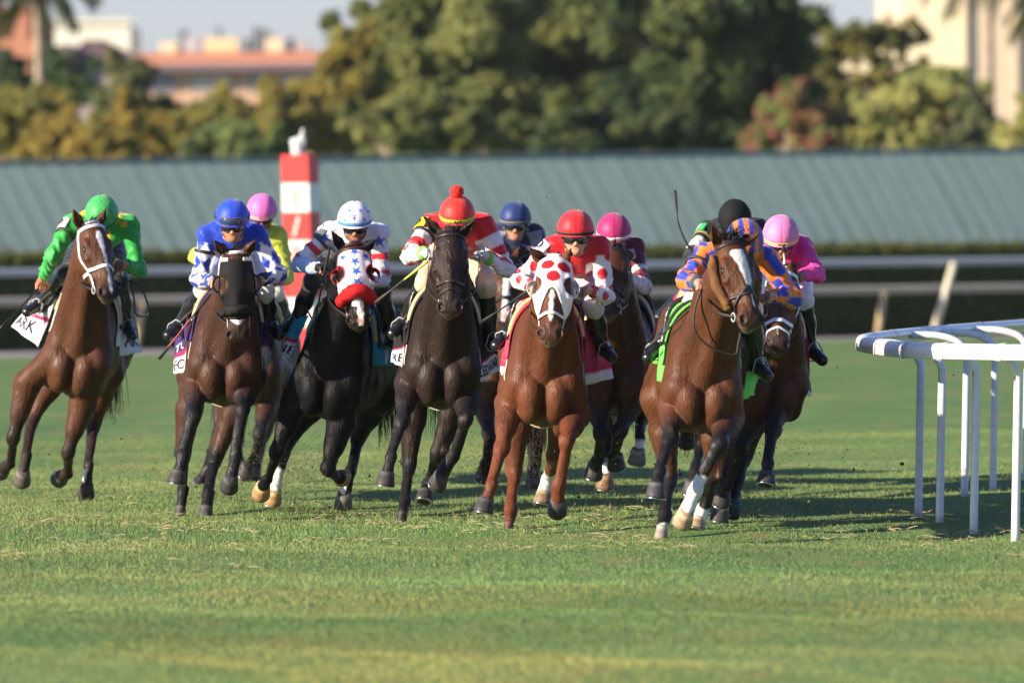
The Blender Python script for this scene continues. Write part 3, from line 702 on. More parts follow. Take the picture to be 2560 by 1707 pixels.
# ------------------------------------------------------------------ the eleven runners, read off the photograph
W_ = (.74, .73, .72); RED = (.62, .012, .016); INK = (.02, .02, .05)
HS = {}
HS['green'] = dict(D=62.5, fx=dict(LF=85, RF=85, LH=45, RH=55), chest=(192, 872), yaw=2, lean=13, poll=(233, 560), muz=(278, 740), twist=30, ears=((182, 523), (267, 515)), h=.011,
    coat=BAY, dark=.8, label="bay horse with white bridle and thin white blaze, under the green jockey", blaze=[[(.08, .0, .012), (.13, .0, .026), (.18, .004, .022), (.26, .01, .014), (.36, .012, .012), (.44, .01, .010), (.53, .008, .012), (.58, .006, .004)]],
    legs=dict(LF=dict(E=(70, 955), K=(33, 1099), F=(24, 1160), H=(6, 1172), sg=(-1, 1, 1)), RF=dict(E=(206, 1000), K=(169, 1135), F=(166, 1185), H=(152, 1190), sg=(-1, 1, 1)),
              LH=dict(K=(84, 1046), F=(66, 1140), H=(57, 1190), sg=(1, -1, -1)), RH=dict(K=(236, 1056), F=(223, 1165), H=(216, 1222), sg=(1, -1, -1))),
    socks=dict(RH=(.16, -1)), hooves=dict(LH=(.09, .08, .065), RH=(.05, .04, .03)),
    tack=dict(c=(.75, .75, .77), w=.024, nose=.37, nw=.028),
    cloth=dict(c=(.72, .71, .70), up=W_, roll=(.60, .46, .24), L=((140, 745), (84, 752), (26, 816), (98, 868)), R=((300, 750), (325, 790), (352, 880), (302, 890)), yL=(.6, 1.1), yR=(.55, 1.05), band=.45, slant=0.0,
               tL=[("ARK", .36, .97, .56, .86, INK), ("INV", .05, .45, .08, .30, (.15, .15, .18))], tR=[("ARK", .1, .95, .56, .84, INK), ("INVIT", .1, .95, .12, .34, (.2, .2, .24))]))
HS['blue'] = dict(D=59.6, fx=dict(LF=0, RF=55, LH=0, RH=0), hs=dict(LH=.66, RH=.85), chest=(562, 886), yaw=-1, lean=4, poll=(589, 636), muz=(597, 858), twist=0, ears=((536, 602), (640, 599)), earsg=-1,
    coat=DBAY, forelock=8, label="dark bay horse in black blinker hood with small white nose mark", blaze=[[(.41, .0, .05), (.455, .0, .045), (.49, .0, .006)]],
    legs=dict(LF=dict(E=(492, 945), K=(482, 1038), F=(457, 1142), H=(444, 1190), sg=(-1, -1, -1)), RF=dict(E=(618, 960), K=(607, 1024), F=(590, 1138), H=(575, 1203), sg=(-1, 1, -1)),
              LH=dict(K=(462, 1140), F=(458, 1225), H=(452, 1270), sg=(1, -1, -1), sx=.22), RH=dict(K=(539, 1142), F=(522, 1236), H=(515, 1275), sg=(1, -1, -1))),
    hooves=dict(), tack=dict(c=(.78, .77, .75), brow=(.80, .79, .76), browgap=True, nose=None, hood=dict(c=(.008, .008, .009), endx=(0, .05, .1, .2), end=(.455, .45, .43, .42), top=.03, eye=.060, eb=.084, cup=(.01, .01, .011)), roll=(.385, .036, (.010, .010, .011), 96)),
    cloth=dict(c=(.05, .025, .13), roll=(.62, .48, .26), girth=(.6, .55, .42), L=((470, 790), (438, 850), (432, 934), (464, 930)), R=((668, 790), (688, 820), (672, 912), (656, 906)), yL=(.5, .95), yR=(.5, .9), band=.60,
               tL=[("I FOL", .05, .95, .70, .92, INK), ("TO", .1, .7, .34, .52, (.6, .58, .66))]))
HS['pink'] = dict(D=67, chest=(622, 900), yaw=2, lean=4, poll=(612, 640), muz=(616, 800), ears=((590, 612), (640, 612)), h=.014,
    coat=DBAY, mud=.6, label="dark bay horse hidden behind the blue jockey's horse, ridden by yellow jacketed jockey",
    legs=dict(LF=dict(E=(565, 980), K=(545, 1090), F=(520, 1170), H=(492, 1215), sg=(-1, -1, -1)), RF=dict(E=(672, 990), K=(650, 1085), F=(632, 1150), H=(616, 1172), sg=(-1, 1, 1)),
              LH=dict(K=(590, 1110), F=(600, 1170), H=(606, 1190)), RH=dict(K=(664, 1080), F=(642, 1170), H=(636, 1192))),
    tack=dict(), cloth=dict(c=(.55, .5, .2), R=((690, 790), (705, 800), (700, 880), (688, 870))))
HS['star'] = dict(D=59.7, fx=dict(LF=60, RF=100, LH=25, RH=45), chest=(815, 926), yaw=10, lean=10, poll=(884, 616), muz=(898, 812), twist=4, ears=((828, 576), (940, 600)), earsg=-1, w=1.1,
    coat=BLK, coatm='coat_black', forelock=0, label="black horse in a white hood with blue stars and a red sheepskin noseband",
    blaze=[[(.42, .0, .04), (.46, .0, .04), (.47, .012, .02), (.60, .012, .016)]], pinknose=[(.57, .012, .02)], lip=.2,
    legs=dict(LF=dict(E=(738, 1000), K=(690, 1130), F=(668, 1200), H=(656, 1222), sg=(-1, 1, 1)), RF=dict(E=(852, 1050), K=(820, 1175), F=(848, 1195), H=(853, 1190), sg=(-1, 1, 1), ey=.15),
              LH=dict(K=(726, 1090), F=(700, 1165), H=(684, 1238), sg=(1, -1, -1)), RH=dict(K=(893, 1092), F=(876, 1180), H=(860, 1246), sg=(1, -1, -1), sx=.2)),
    socks=dict(LH=(.20,), RH=(.18, -1)), hooves=dict(LF=(.36, .21, .10), LH=(.38, .23, .11), RH=(.12, .11, .11), RF=(.3, .18, .1)), dark=.3,
    tack=dict(c=(.05, .012, .010), nose=None, hood=dict(c=(.76, .76, .80), pc=(.03, .12, .50), endx=(0, .03, .06, .2), end=(.40, .41, .42, .43), top=.02, eye=.050, cup=(.55, .015, .02), trim=(.45, .012, .02),
              stars=[(.065, .0, .036), (.14, .0, .038), (.215, .003, .040), (.295, .003, .040), (.09, -.068, .030), (.09, .068, .030)]), roll=(.370, .051, (.46, .010, .012), 100)),
    cloth=dict(c=(.02, .34, .48), roll=(.66, .48, .20), L=((772, 788), (735, 800), (693, 882), (724, 896)), R=((945, 810), (985, 800), (990, 900), (952, 912)), yL=(.30, .45), yR=(.45, 1.0), band=.60, tL=[("NE", .15, .9, .72, .92, INK)]))
HS['pom'] = dict(D=58.2, fx=dict(LF=0, RF=55, LH=5, RH=-28), hs=dict(LH=.60), hooves=dict(LH=(.02, .015, .012)), chest=(1108, 892), yaw=-1, lean=3, poll=(1128, 580), muz=(1125, 780), twist=2, ears=((1058, 540), (1189, 549)),
    coat=BRN, dark=.9, label="dark brown horse with plain black bridle under the jockey in a red bobble cap", blaze=[],
    legs=dict(LF=dict(E=(1023, 958), K=(1006, 1052), F=(977, 1142), H=(965, 1195), sg=(-1, -1, -1)), RF=dict(E=(1166, 990), K=(1165, 1048), F=(1132, 1142), H=(1099, 1196), sg=(-1, 1, 1)),
              LH=dict(K=(1026, 1165), F=(1012, 1255), H=(1006, 1282), sg=(-1, -1, -1)), RH=dict(K=(1092, 1135), F=(1071, 1208), H=(1062, 1240), sg=(1, 1, -1))),
    tack=dict(c=(.014, .011, .010), nose=.385, nw=.026, drop=True, nc=(.035, .02, .015)),
    cloth=dict(c=(.015, .014, .016), roll=(.64, .55, .30), girth=(.6, .58, .5), L=((1015, 810), (985, 850), (975, 905), (1008, 918)), R=((1190, 860), (1248, 830), (1252, 920), (1196, 958)), yL=(.5, .95), yR=(.5, 1.05), band=.52,
               tR=[("LED REGARD", .06, .96, .62, .88, INK)], tL=[("RE", .25, .7, .66, .9, INK)]))
HS['navy'] = dict(D=65, chest=(1262, 905), yaw=0, lean=4, poll=(1270, 640), muz=(1262, 806), ears=((1236, 612), (1300, 612)), h=.013,
    coat=(0.0600, 0.0200, 0.0080), mud=.7, label="bay horse with pale pink muzzle and white face stripe, half hidden behind two others", blaze=[[(.12, .0, .02), (.2, 0, .024), (.42, .0, .026), (.58, .0, .028)]], pinknose=[(.55, .0, .035), (.5, .02, .03)],
    legs=dict(LF=dict(E=(1205, 985), K=(1222, 1085), F=(1214, 1158), H=(1209, 1182), sg=(-1, 1, 1)), RF=dict(E=(1322, 990), K=(1350, 1090), F=(1340, 1160), H=(1334, 1205), sg=(-1, 1, -1)),
              LH=dict(K=(1232, 1100), F=(1222, 1160), H=(1214, 1178)), RH=dict(K=(1326, 1085), F=(1328, 1170), H=(1332, 1215))),
    tack=dict(c=(.012, .012, .012), nose=.40, nw=.03), cloth=dict(c=(.05, .05, .12)))
HS['dots'] = dict(D=55.8, fx=dict(LF=-4, RF=60, LH=5, RH=-12), hs=dict(LH=.60), chest=(1362, 930), yaw=0, lean=3, poll=(1387, 645), muz=(1374, 846), twist=-3, ears=((1322, 621), (1429, 619)),
    coat=CHEST, points=(.13, .036, .014), dark=.7, mane=(.06, .022, .012), forelock=8, label="bright chestnut horse in a white blinker hood with red dots", blaze=[[(.26, .0, .012), (.30, .0, .016), (.45, .0, .014), (.49, .0, .003)]], lip=.75, muzdark=.45,
    legs=dict(LF=dict(E=(1275, 1008), K=(1255, 1120), F=(1229, 1212), H=(1212, 1262), sg=(-1, -1, -1)), RF=dict(E=(1440, 1035), K=(1418, 1100), F=(1397, 1214), H=(1394, 1262), sg=(-1, 1, 1)),
              LH=dict(K=(1288, 1190), F=(1277, 1275), H=(1273, 1308), sg=(-1, -1, -1)), RH=dict(K=(1383, 1140), F=(1370, 1198), H=(1358, 1244), sg=(1, 1, -1))),
    socks=dict(RH=(.30,)), hooves=dict(RH=(.22, .16, .10), LH=(.07, .03, .018)),
    tack=dict(c=(.78, .78, .79), w=.02, nose=.43, nw=.024, drop=False, hood=dict(c=(.80, .79, .80), pc=(.52, .012, .02), endx=(0, .02, .05, .075, .1, .2), end=(.245, .26, .34, .43, .47, .47), top=.0, eye=.058, cup=(.78, .78, .76),
              dots=[(.075, -.035, .036), (.085, .055, .036), (.165, .0, .038)])),
    cloth=dict(c=(.58, .05, .10), roll=(.66, .50, .22), girth=(.7, .6, .36), L=((1305, 800), (1262, 840), (1248, 930), (1264, 945)), R=((1462, 800), (1512, 800), (1530, 945), (1468, 962)), yL=(.5, 1.0), yR=(.5, 1.05), band=.78))
HS['maroon'] = dict(D=59.5, chest=(1545, 905), yaw=0, lean=4, poll=(1536, 622), muz=(1517, 778), twist=-12, ears=((1540, 594), (1500, 620)), h=.0125,
    coat=(0.0520, 0.0176, 0.0080), mud=.8, label="bay horse splashed with mud, ridden by the jockey in maroon",
    legs=dict(LF=dict(E=(1492, 985), K=(1502, 1085), F=(1494, 1150), H=(1486, 1172), sg=(-1, 1, 1)), RF=dict(E=(1596, 970), K=(1548, 1080), F=(1532, 1140), H=(1540, 1150), sg=(-1, 1, 1)),
              LH=dict(K=(1522, 1080), F=(1517, 1160), H=(1513, 1200)), RH=dict(K=(1606, 1046), F=(1601, 1095), H=(1594, 1138))),
    socks=dict(LH=(.16,), RH=(.12,)), hooves=dict(LH=(.2, .13, .07), RH=(.16, .15, .13)), tack=dict(c=(.014, .012, .011), nose=.40, nw=.026),
    cloth=dict(c=(.02, .03, .14), roll=(.62, .48, .24), R=((1600, 826), (1642, 803), (1650, 890), (1598, 936)), yR=(.28, .42), band=.55, tR=[("WITHOUT", .06, .96, .64, .90, INK)]))
HS['black'] = dict(D=63, chest=(1800, 900), yaw=0, lean=4, poll=(1822, 645), muz=(1815, 810), ears=((1796, 618), (1850, 618)), h=.014,
    coat=(0.0480, 0.0160, 0.0072), mud=.8, label="bay horse almost wholly hidden behind the orange and blue jockey's horse",
    legs=dict(LF=dict(E=(1745, 985), K=(1728, 1050), F=(1722, 1080), H=(1717, 1095), sg=(-1, -1, -1)), RF=dict(E=(1862, 985), K=(1850, 1085), F=(1832, 1160), H=(1826, 1200), sg=(-1, 1, 1)),
              LH=dict(K=(1752, 1120), F=(1738, 1180), H=(1728, 1215)), RH=dict(K=(1850, 1110), F=(1836, 1180), H=(1830, 1215))),
    tack=dict(), cloth=dict(c=(.05, .2, .08)))
HS['orange'] = dict(D=54.3, fx=dict(LF=0, RF=55, LH=0, RH=-25), hs=dict(LH=.68), chest=(1760, 945), yaw=-2, lean=3, poll=(1830, 602), muz=(1887, 818), twist=27, ears=((1779, 561), (1900, 583)), HL=.62, fl=1.5, forelock=110,
    coat=(.080, .027, .010), label="bright bay horse with a broad white blaze, sheepskin cheekpieces and white socks", blaze=[[(.085, -.005, .035), (.12, -.006, .044), (.17, .006, .036), (.26, .016, .030), (.36, .020, .020), (.40, .02, .012), (.47, .02, .010), (.50, .02, .002)]], lip=.65, muzdark=.5,
    legs=dict(LF=dict(E=(1682, 1008), K=(1674, 1098), F=(1648, 1178), H=(1641, 1224), sg=(-1, -1, -1)), RF=dict(E=(1822, 1044), K=(1800, 1110), F=(1738, 1228), H=(1712, 1288), sg=(-1, 1, 1)),
              LH=dict(K=(1676, 1198), F=(1662, 1288), H=(1655, 1322), sg=(-1, -1, -1), sx=.21), RH=dict(K=(1778, 1200), F=(1757, 1272), H=(1742, 1312), sg=(1, 1, -1))),
    socks=dict(RF=(.28,), RH=(.20,), LH=(.03,)), hooves=dict(RF=(.40, .27, .17), RH=(.36, .26, .16), LH=(.26, .22, .18), LF=(.05, .05, .055)),
    tack=dict(c=(.014, .012, .012), w=.022, nose=.395, nw=.022, vee=True, cheek=(.14, .062, .022)),
    cloth=dict(c=(.16, .62, .10), up=(.16, .62, .10), low=(.16, .62, .10), roll=(.03, .03, .03), L=((1688, 845), (1650, 868), (1640, 952), (1674, 962)), R=((1868, 930), (1900, 925), (1880, 985), (1858, 998)), yL=(.28, .42), yR=(.45, .8), band=2))
HS['magenta'] = dict(D=57, fx=dict(LF=30, RF=-18, LH=5, RH=25), w=.92, chest=(1938, 925), yaw=-8, lean=6, poll=(1958, 676), muz=(1941, 872), twist=-4, ears=((1915, 650), (1979, 648)), h=.0115,
    coat=(0.0600, 0.0208, 0.0088), label="bay horse with white noseband, furthest right, ridden by jockey in hot pink", blaze=[[(.12, .0, .008), (.2, 0, .010), (.25, 0, .004)], [(.42, .0, .006), (.5, 0, .006)]],
    legs=dict(LF=dict(E=(1900, 1010), K=(1850, 1120), F=(1815, 1215), H=(1805, 1240), sg=(-1, 1, 1)), RF=dict(E=(1945, 1000), K=(1933, 1075), F=(1922, 1160), H=(1916, 1196), sg=(-1, -1, -1)),
              LH=dict(K=(1818, 1178), F=(1806, 1255), H=(1801, 1284), sg=(-1, -1, -1), sx=.2), RH=dict(K=(1864, 1140), F=(1838, 1240), H=(1830, 1268), sg=(1, -1, -1), sx=.12)),
    tack=dict(c=(.74, .75, .80), w=.024, nose=.40, nw=.03, drop=True), mud=.4,
    cloth=dict(c=(.30, .012, .03), roll=(.6, .48, .3), R=((2003, 800), (2020, 840), (2024, 990), (1984, 985)), yR=(.30, .55), band=.66, tR=[("LIN", .3, .95, .76, .94, INK)]))
# ------------------------------------------------------------------ jockeys
SKIN = (.50, .24, .15)
class Jockey:
    def __init__(s, sp, hs):
        s.sp = sp; s.hs = hs; s.O = hs.O; s.h = sp.get('h', .0068); s.pose(); s.build()
    def px(s, uv, y): return P(uv[0], uv[1], s.hs.D + y) - s.O
    def go(s, a, uv, L, sg): return reach(a + s.O, uv[0], uv[1], L, sg, s.hs.D) - s.O
    def pose(s):
        sp = s.sp; hy = sp.get('hy', .12); s.hc = s.px(sp['helm'], hy)
        p, q = math.radians(sp.get('pitch', 25)), math.radians(sp.get('turn', 0)); r = math.radians(sp.get('roll', 0))
        fz = V3(math.sin(q), -math.cos(q), 0); up = V3(0, 0, 1); up = nrm(up * math.cos(p) + fz * math.sin(p)); f = nrm(fz * math.cos(p) - V3(0, 0, 1) * math.sin(p)); x = np.cross(up, f) * -1
        x = np.cross(up, f); s.hx, s.hf, s.hu = x * math.cos(r) + up * math.sin(r), f, up * math.cos(r) - x * math.sin(r)
        sy = sp.get('sy', .36)
        s.S = {-1: s.px(sp['SL'], sy), 1: s.px(sp['SR'], sy)}; s.E, s.W, s.Hd = {}, {}, {}
        for g, k in ((-1, 'L'), (1, 'R')):
            sg = sp.get('sg' + k, (-1, -1)); s.E[g] = s.go(s.S[g], sp['E' + k], .30, sg[0]); s.Hd[g] = s.go(s.E[g], sp['H' + k], .315, sg[1]); s.W[g] = s.Hd[g] + (s.E[g] - s.Hd[g]) * .24
        R = s.hs.R; ms = (np.array(sp['SL']) + np.array(sp['SR'])) / 2; s.pel = s.px((ms[0] + sp.get('pu', 0), ms[1] + sp.get('pv', 42)), 1.0); s.hip = {g: s.pel + R @ V3(g * .10, -.02, -.03) for g in (-1, 1)}
        s.K, s.A = {}, {}
        for g, k in ((-1, 'L'), (1, 'R')):
            s.K[g] = s.go(s.hip[g], sp['K' + k], .60, -1); s.A[g] = s.go(s.K[g], sp['F' + k], .40, 1)
        s.toe = {g: s.A[g] + nrm(R @ V3(g * .42, -.85, -.42)) * .17 for g in (-1, 1)}
    def HP(s, x, f, u): return s.hc + s.hx * x + s.hf * f + s.hu * u
    def torso(s, f, e):
        c = (s.S[-1] + s.S[1]) / 2; lat = nrm(s.S[1] - s.S[-1]); mid = (c * .5 + s.pel * .5) + V3(0, 0, .03)
        w = np.linalg.norm(s.S[1] - s.S[-1]); k = min(1.0, .36 / w)
        f.cap(c + V3(0, .06, -.045), mid, .125 + e, .115 + e, .06, lat=lat, ls=.74); f.cap(mid, s.pel, .112 + e, .115 + e, .06, lat=lat, ls=.9)
        for g in (-1, 1): f.cap(s.S[g], c + (s.S[g] - c) * .35 + V3(0, .02, .015), .062 + e, .080 + e, .05)
        f.cap(c + V3(0, .0, .02), s.HP(0, -.03, -.11), .062 + e * .6, .055, .03)
    def build(s):
        sp = s.sp; R = s.hs.R; O = s.O
        pts = np.array([s.hc, s.pel + V3(0, .2, 0)] + [d[g] for d in (s.S, s.E, s.Hd, s.K, s.A, s.toe) for g in (-1, 1)]); lo, hi = pts.min(0) - .2, pts.max(0) + .2
        # -------- the body: one continuous figure
        f = Fld(lo, hi, s.h); HP = s.HP
        HR = np.stack([s.hx, s.hf, s.hu], 1)
        f.ell(HP(0, -.005, -.015), (.076, .094, .092), HR, .02); f.ell(HP(0, .030, -.085), (.062, .066, .082), HR, .03)
        f.cap(HP(0, .062, -.150), HP(0, .072, -.152), .024, .022, .025)
        for g in (-1, 1):
            f.cap(HP(g * .052, -.005, -.10), HP(g * .020, .062, -.150), .022, .018, .025); f.cap(HP(g * .040, .066, -.082), HP(g * .048, .045, -.09), .018, .02, .02)
            f.ell(HP(g * .031, .092, -.058), (.018, .014, .012), HR, .010, True); f.ell(HP(g * .074, -.004, -.075), (.010, .022, .030), HR, .008)
            f.ell(HP(g * .013, .098, -.098), (.009, .012, .008), HR, .006)
        f.cap(HP(0, .086, -.058), HP(0, .108, -.092), .010, .0125, .012)
        f.cap(HP(-.020, .084, -.122), HP(.020, .084, -.122), .0065, .0065, .006); f.cap(HP(-.019, .084, -.134), HP(.019, .084, -.134), .007, .007, .006); f.cap(HP(-.02, .092, -.128), HP(.02, .092, -.128), .0025, .0025, .003, True)
        c = (s.S[-1] + s.S[1]) / 2
        f.cap(HP(0, -.015, -.11), c + V3(0, .03, .0), .052, .062, .03)
        s.torso(f, 0)
        for g in (-1, 1):
            f.cap(s.S[g], s.E[g], .050, .038, .03); f.cap(s.E[g], s.W[g], .040, .026, .02)
            s.hand(f, g)
            f.cap(s.hip[g], s.K[g], .088, .055, .04); f.cap(s.K[g], s.A[g], .054, .036, .03); f.cap(s.A[g], s.toe[g], .034, .03, .02)
        v, q = f.nets(); v = relax(v, q, 1, .35)
        sk = np.array(sp.get('skin', SKIN)); col = np.tile(sk, (len(v), 1)) * (1 + .08 * wob(v, 30, 1))[:, None]
        w = v - s.hc; hx, hf, hu = w @ s.hx, w @ s.hf, w @ s.hu
        hd = hf > .03; r = np.clip(1 - np.hypot(hx / .024, (hu + .128) / .013), 0, 1) * (hf > .07); col += r[:, None] * np.array((.06, -.06, -.04))
        for g in (-1, 1):
            r = np.clip(1.6 - np.hypot((hx - g * .045) / .026, (hu + .095) / .02), 0, 1) * hd * .5; col += r[:, None] * np.array((.05, -.02, -.02))
        beard = np.clip((-.108 - hu) / .02, 0, 1) * (hf > .0) * (np.hypot(hx, hu + .127) > .022) * (hu > -.19) * sp.get('beard', .25); col *= (1 - .6 * beard)[:, None]
        gl = sp.get('glove')
        for g, k in ((-1, 'L'), (1, 'R')):
            gc = sp.get('glove' + k, gl)
            if gc is not None:
                t, d = seg_t(v, s.W[g], s.Hd[g] + nrm(s.Hd[g] - s.W[g]) * .12); m = (d < .075) & (t > .02) & (np.linalg.norm(v - s.Hd[g], axis=1) < .13)
                if sp.get('halfglove'): m &= np.linalg.norm(v - s.W[g], axis=1) < .10
                col[m] = gc
        o = s.root = obj("person", new_mesh("person", v, q, np.clip(col, .003, 1)), 'skin', None, tuple(O)); tag(o, sp['label'], 'jockey', 'jockeys riding in the race')
        hair = MB()
        for g in (-1, 1):
            pts_ = [[HP(g * .088 * math.cos(a), .05 * math.sin(a) - .055, -.03 - .05 * t) for a in np.linspace(-1.0, .75, 7)] for t in np.linspace(0, 1, 4)]
            hair.sheet(np.array(pts_), .008, sp.get('hair', (.03, .02, .014)))
        hair.build("hair", 'hair', o)
        for g in (-1, 1): MB().ball(HP(g * .031, .074, -.058), .012, (.6, .58, .55), 8, 10).build("eye", 'gloss', o)
        # -------- jacket
        f = Fld(lo, hi, s.h); s.torso(f, .014); pf = sp.get('puff', 0)
        for g in (-1, 1):
            f.cap(s.S[g], s.E[g], .066 + pf, .054 + pf, .03); cu = s.E[g] + (s.W[g] - s.E[g]) * sp.get('sleeve', .93)
            f.cap(s.E[g], cu, .056 + pf, .040 + pf * .5, .025)
        d = f.d.copy(); v, q = f.nets(d); v = relax(v, q, 1, .4); n = f.grad(v)
        T = [s.arm(v, g) for g in (-1, 1)]; use = np.where(T[0][2] < T[1][2], 0, 1); at = np.where(use == 0, T[0][0], T[1][0]); an = np.where(use == 0, T[0][1], T[1][1]); ad = np.minimum(T[0][2], T[1][2])
        wr = np.where(at > .02, np.sin(at * 95 + 3 * np.sin(an * 2 + use) + 2 * wob(v, 14, 5)) * .0048 * np.clip((at - .1) * 8, .3, 1), 0) + wob(v, 26, 8) * .0065 * sp.get('crease', 1.0) + wob(v, 50, 9) * .0034
        v = v + n * wr[:, None]
        c = (s.S[-1] + s.S[1]) / 2; ty = nrm(s.pel - c); tx = nrm(s.S[1] - s.S[-1]); tz = np.cross(tx, ty); w = v - c
        info = dict(at=at, an=an, arm=(at > .01) & (ad < .11), side=np.where(use == 0, -1, 1), x=w @ tx, y=w @ ty, z=v[:, 2] - c[2], f=-w[:, 1], v=v)
        rj = np.random.default_rng(3); col = 0
        for k_ in range(8):
            jt = {a_: info[a_] + rj.normal(0, .0030, len(v)) for a_ in ('at', 'x', 'y', 'z')}; jt['an'] = info['an'] + rj.normal(0, .055, len(v)); col = col + np.clip(np.asarray(sp['pattern']({**info, **jt}), float), .003, .9) / 8
        obj("jacket", new_mesh("jacket", v, q, col), sp.get('fabric', 'silk'), o)
        # -------- breeches and boots
        f = Fld(lo, hi, s.h * 1.15)
        f.cap(s.pel + V3(0, -.08, .0), s.pel, .125, .135, .05)
        for g in (-1, 1): f.cap(s.hip[g], s.K[g], .098, .063, .04); f.cap(s.K[g], s.K[g] + (s.A[g] - s.K[g]) * .26, .063, .052, .03)
        v, q = f.nets(); v = relax(v, q, 1, .4) + f.grad(v) * (wob(v, 24, 3) * .004 + wob(v, 60, 4) * .0015)[:, None]
        obj("breeches", new_mesh("breeches", v, q, np.tile(np.array(sp.get('breeches', (.74, .73, .74))), (len(v), 1))), 'silk', o)
        for g, k in ((-1, 'L'), (1, 'R')):
            bc = np.array(sp.get('boots', (.010, .011, .013))); K, A, T_ = s.K[g], s.A[g], s.toe[g]; top = K + (A - K) * sp.get('boottop', .16)
            f = Fld(np.minimum(np.minimum(top, A), T_) - .12, np.maximum(np.maximum(top, A), T_) + .12, .0075)
            f.cap(top, K + (A - K) * .5, .061, .058, .02); f.cap(K + (A - K) * .45, A, .060, .046, .03); ft = nrm(T_ - A); f.cap(A, T_, .046, .040, .03); f.cap(A - ft * .05 + V3(0, 0, -.035), A + V3(0, 0, -.03), .034, .03, .03)
            v, q = f.nets(); v = relax(v, q, 1, .4); t, _ = seg_t(v, top, A); cc = np.tile(bc, (len(v), 1))
            bt = sp.get('boot_top')
            if bt is not None: cc[np.linalg.norm(v - top, axis=1) < .085] = bt
            v = v + f.grad(v) * (np.sin(np.linalg.norm(v - A, axis=1) * 150) * .002 * (np.linalg.norm(v - A, axis=1) < .12))[:, None]
            b = obj("boot", new_mesh("boot", v, q, cc), 'leather', o)
            m = MB(); c0 = A + (T_ - A) * .42 + V3(0, 0, -.0); up = nrm(s.K[g] - A); sdv = nrm(np.cross(ft, up))
            ring = [c0 + sdv * .058 * math.cos(a) + up * (.058 * math.sin(a) + (.03 if math.sin(a) > .7 else 0)) for a in np.linspace(-.5 * math.pi, 1.5 * math.pi, 21)]
            m.tube(ring, .0045, (.40, .40, .40), 7)
            leather = curve_pts([c0 + up * .085, c0 + up * .22 - s.hs.R @ V3(g * .03, 0, 0), s.hs.L(g * .24, .55, .28)], 10); m.tube(leather, .01, (.05, .04, .035), 6, flat=(.014, .003), nrmls=[s.hs.R @ V3(g, 0, 0)] * 10)
            m.build("stirrup", 'strap', s.hs.root)
        s.head_gear(); s.extras(); s.reins()
    def arm(s, v, g):
        S, E, Wr = s.S[g], s.E[g], s.W[g]; t1, d1 = seg_t(v, S, E); t2, d2 = seg_t(v, E, Wr); L1 = np.linalg.norm(E - S); L2 = np.linalg.norm(Wr - E)
        near = d1 < d2; at = np.where(near, t1 * L1, L1 + t2 * L2); ax = np.where(near[:, None], nrm(E - S), nrm(Wr - E)); c0 = np.where(near[:, None], S + t1[:, None] * (E - S), E + t2[:, None] * (Wr - E))
        w = v - c0; ref = V3(0, -1, 0); r1 = ref - ax * (ax @ ref)[:, None]; r1 /= np.linalg.norm(r1, axis=1)[:, None] + 1e-6; r2 = np.cross(ax, r1); an = np.arctan2((w * r2).sum(1), (w * r1).sum(1))
        return at, an, np.minimum(d1, d2)
    def hand(s, f, g):
        """a fist closed on the rein: palm, four bent fingers of unequal length, and the thumb from the side of the palm"""
        Wr, C = s.W[g], s.Hd[g]; e = nrm(C - Wr); dn = V3(0, -.35, -1); dn = nrm(dn - e * (dn @ e)); sd = np.cross(e, dn)
        if sd @ V3(-g, 0, 0) < 0: sd = -sd                             # towards the thumb side (inwards, up)
        b0 = Wr; f.cap(b0, b0 + e * .03, .027, .030, .02); f.cap(b0 + e * .025 + sd * .018, b0 + e * .075 + sd * .024, .020, .018, .02); f.cap(b0 + e * .025 - sd * .014, b0 + e * .075 - sd * .024, .020, .017, .02)
        for i, ln in enumerate((.040, .044, .041, .034)):
            k0 = b0 + e * (.083 - .003 * abs(i - 1)) + sd * (.031 - .0205 * i); k1 = k0 + nrm(e * .45 + dn) * ln; k2 = k1 + nrm(-e * .9 + dn * .35) * ln * .72; k3 = k2 + nrm(-e * .5 - dn * .8) * ln * .5
            f.cap(k0, k1, .0100, .0095, .007); f.cap(k1, k2, .0095, .0088, .005); f.cap(k2, k3, .0088, .0078, .004)
        t0 = b0 + e * .028 + sd * .030; t1 = t0 + nrm(e * .7 + sd * .75 + dn * .3) * .036; t2 = t1 + nrm(e * .75 - sd * .15 + dn * .55) * .030
        f.cap(t0, t1, .0135, .0115, .012); f.cap(t1, t2, .0115, .0095, .006)
    def head_gear(s):
        sp = s.sp; o = s.root; HP = s.HP; nA, nU = 72, 26; pts = np.zeros((nU, nA + 1, 3)); col = np.zeros((nU, nA + 1, 3)); pat = sp.get('cap', lambda a, e: None); cc = np.array(sp['capc'])
        ga = np.linspace(-math.pi, math.pi, nA + 1)
        for i in range(nU):
            e = math.radians(-15 + 105 * i / (nU - 1)); z = math.sin(e); r = math.cos(e)
            for j, a in enumerate(ga):
                k = 1 + .004 * abs(math.sin(a * 3)) * r * (e > -.2) - .002 + .007 * float(wob(np.array([[math.sin(a) * r, math.cos(a) * r, z]]), 5.5, int(sp['helm'][0]))[0]) * (e < 1.2)                 # panels sewn together
                bulge = 1 + .035 * max(0, math.cos((e + .20) * 3.2)) * (e < .3)
                pts[i, j] = HP(math.sin(a) * .116 * r * k * bulge, math.cos(a) * .134 * r * k * bulge + .004, z * .118 * k + (.022 if False else 0)); x = pat(a, e); sm_ = abs(((a + math.pi / 6) % (math.pi / 3)) - math.pi / 6) * r; col[i, j] = (cc if x is None else np.array(x)) * (.55 if sm_ < .022 and e > -.05 else 1)
        m = MB(); m.sheet(pts, .006, col)
        tp = HP(0, 0, .117); m.ball(tp, (.012, .012, .007), sp.get('button', sp['capc']), 6, 10, np.stack([s.hx, s.hf, s.hu], 1))
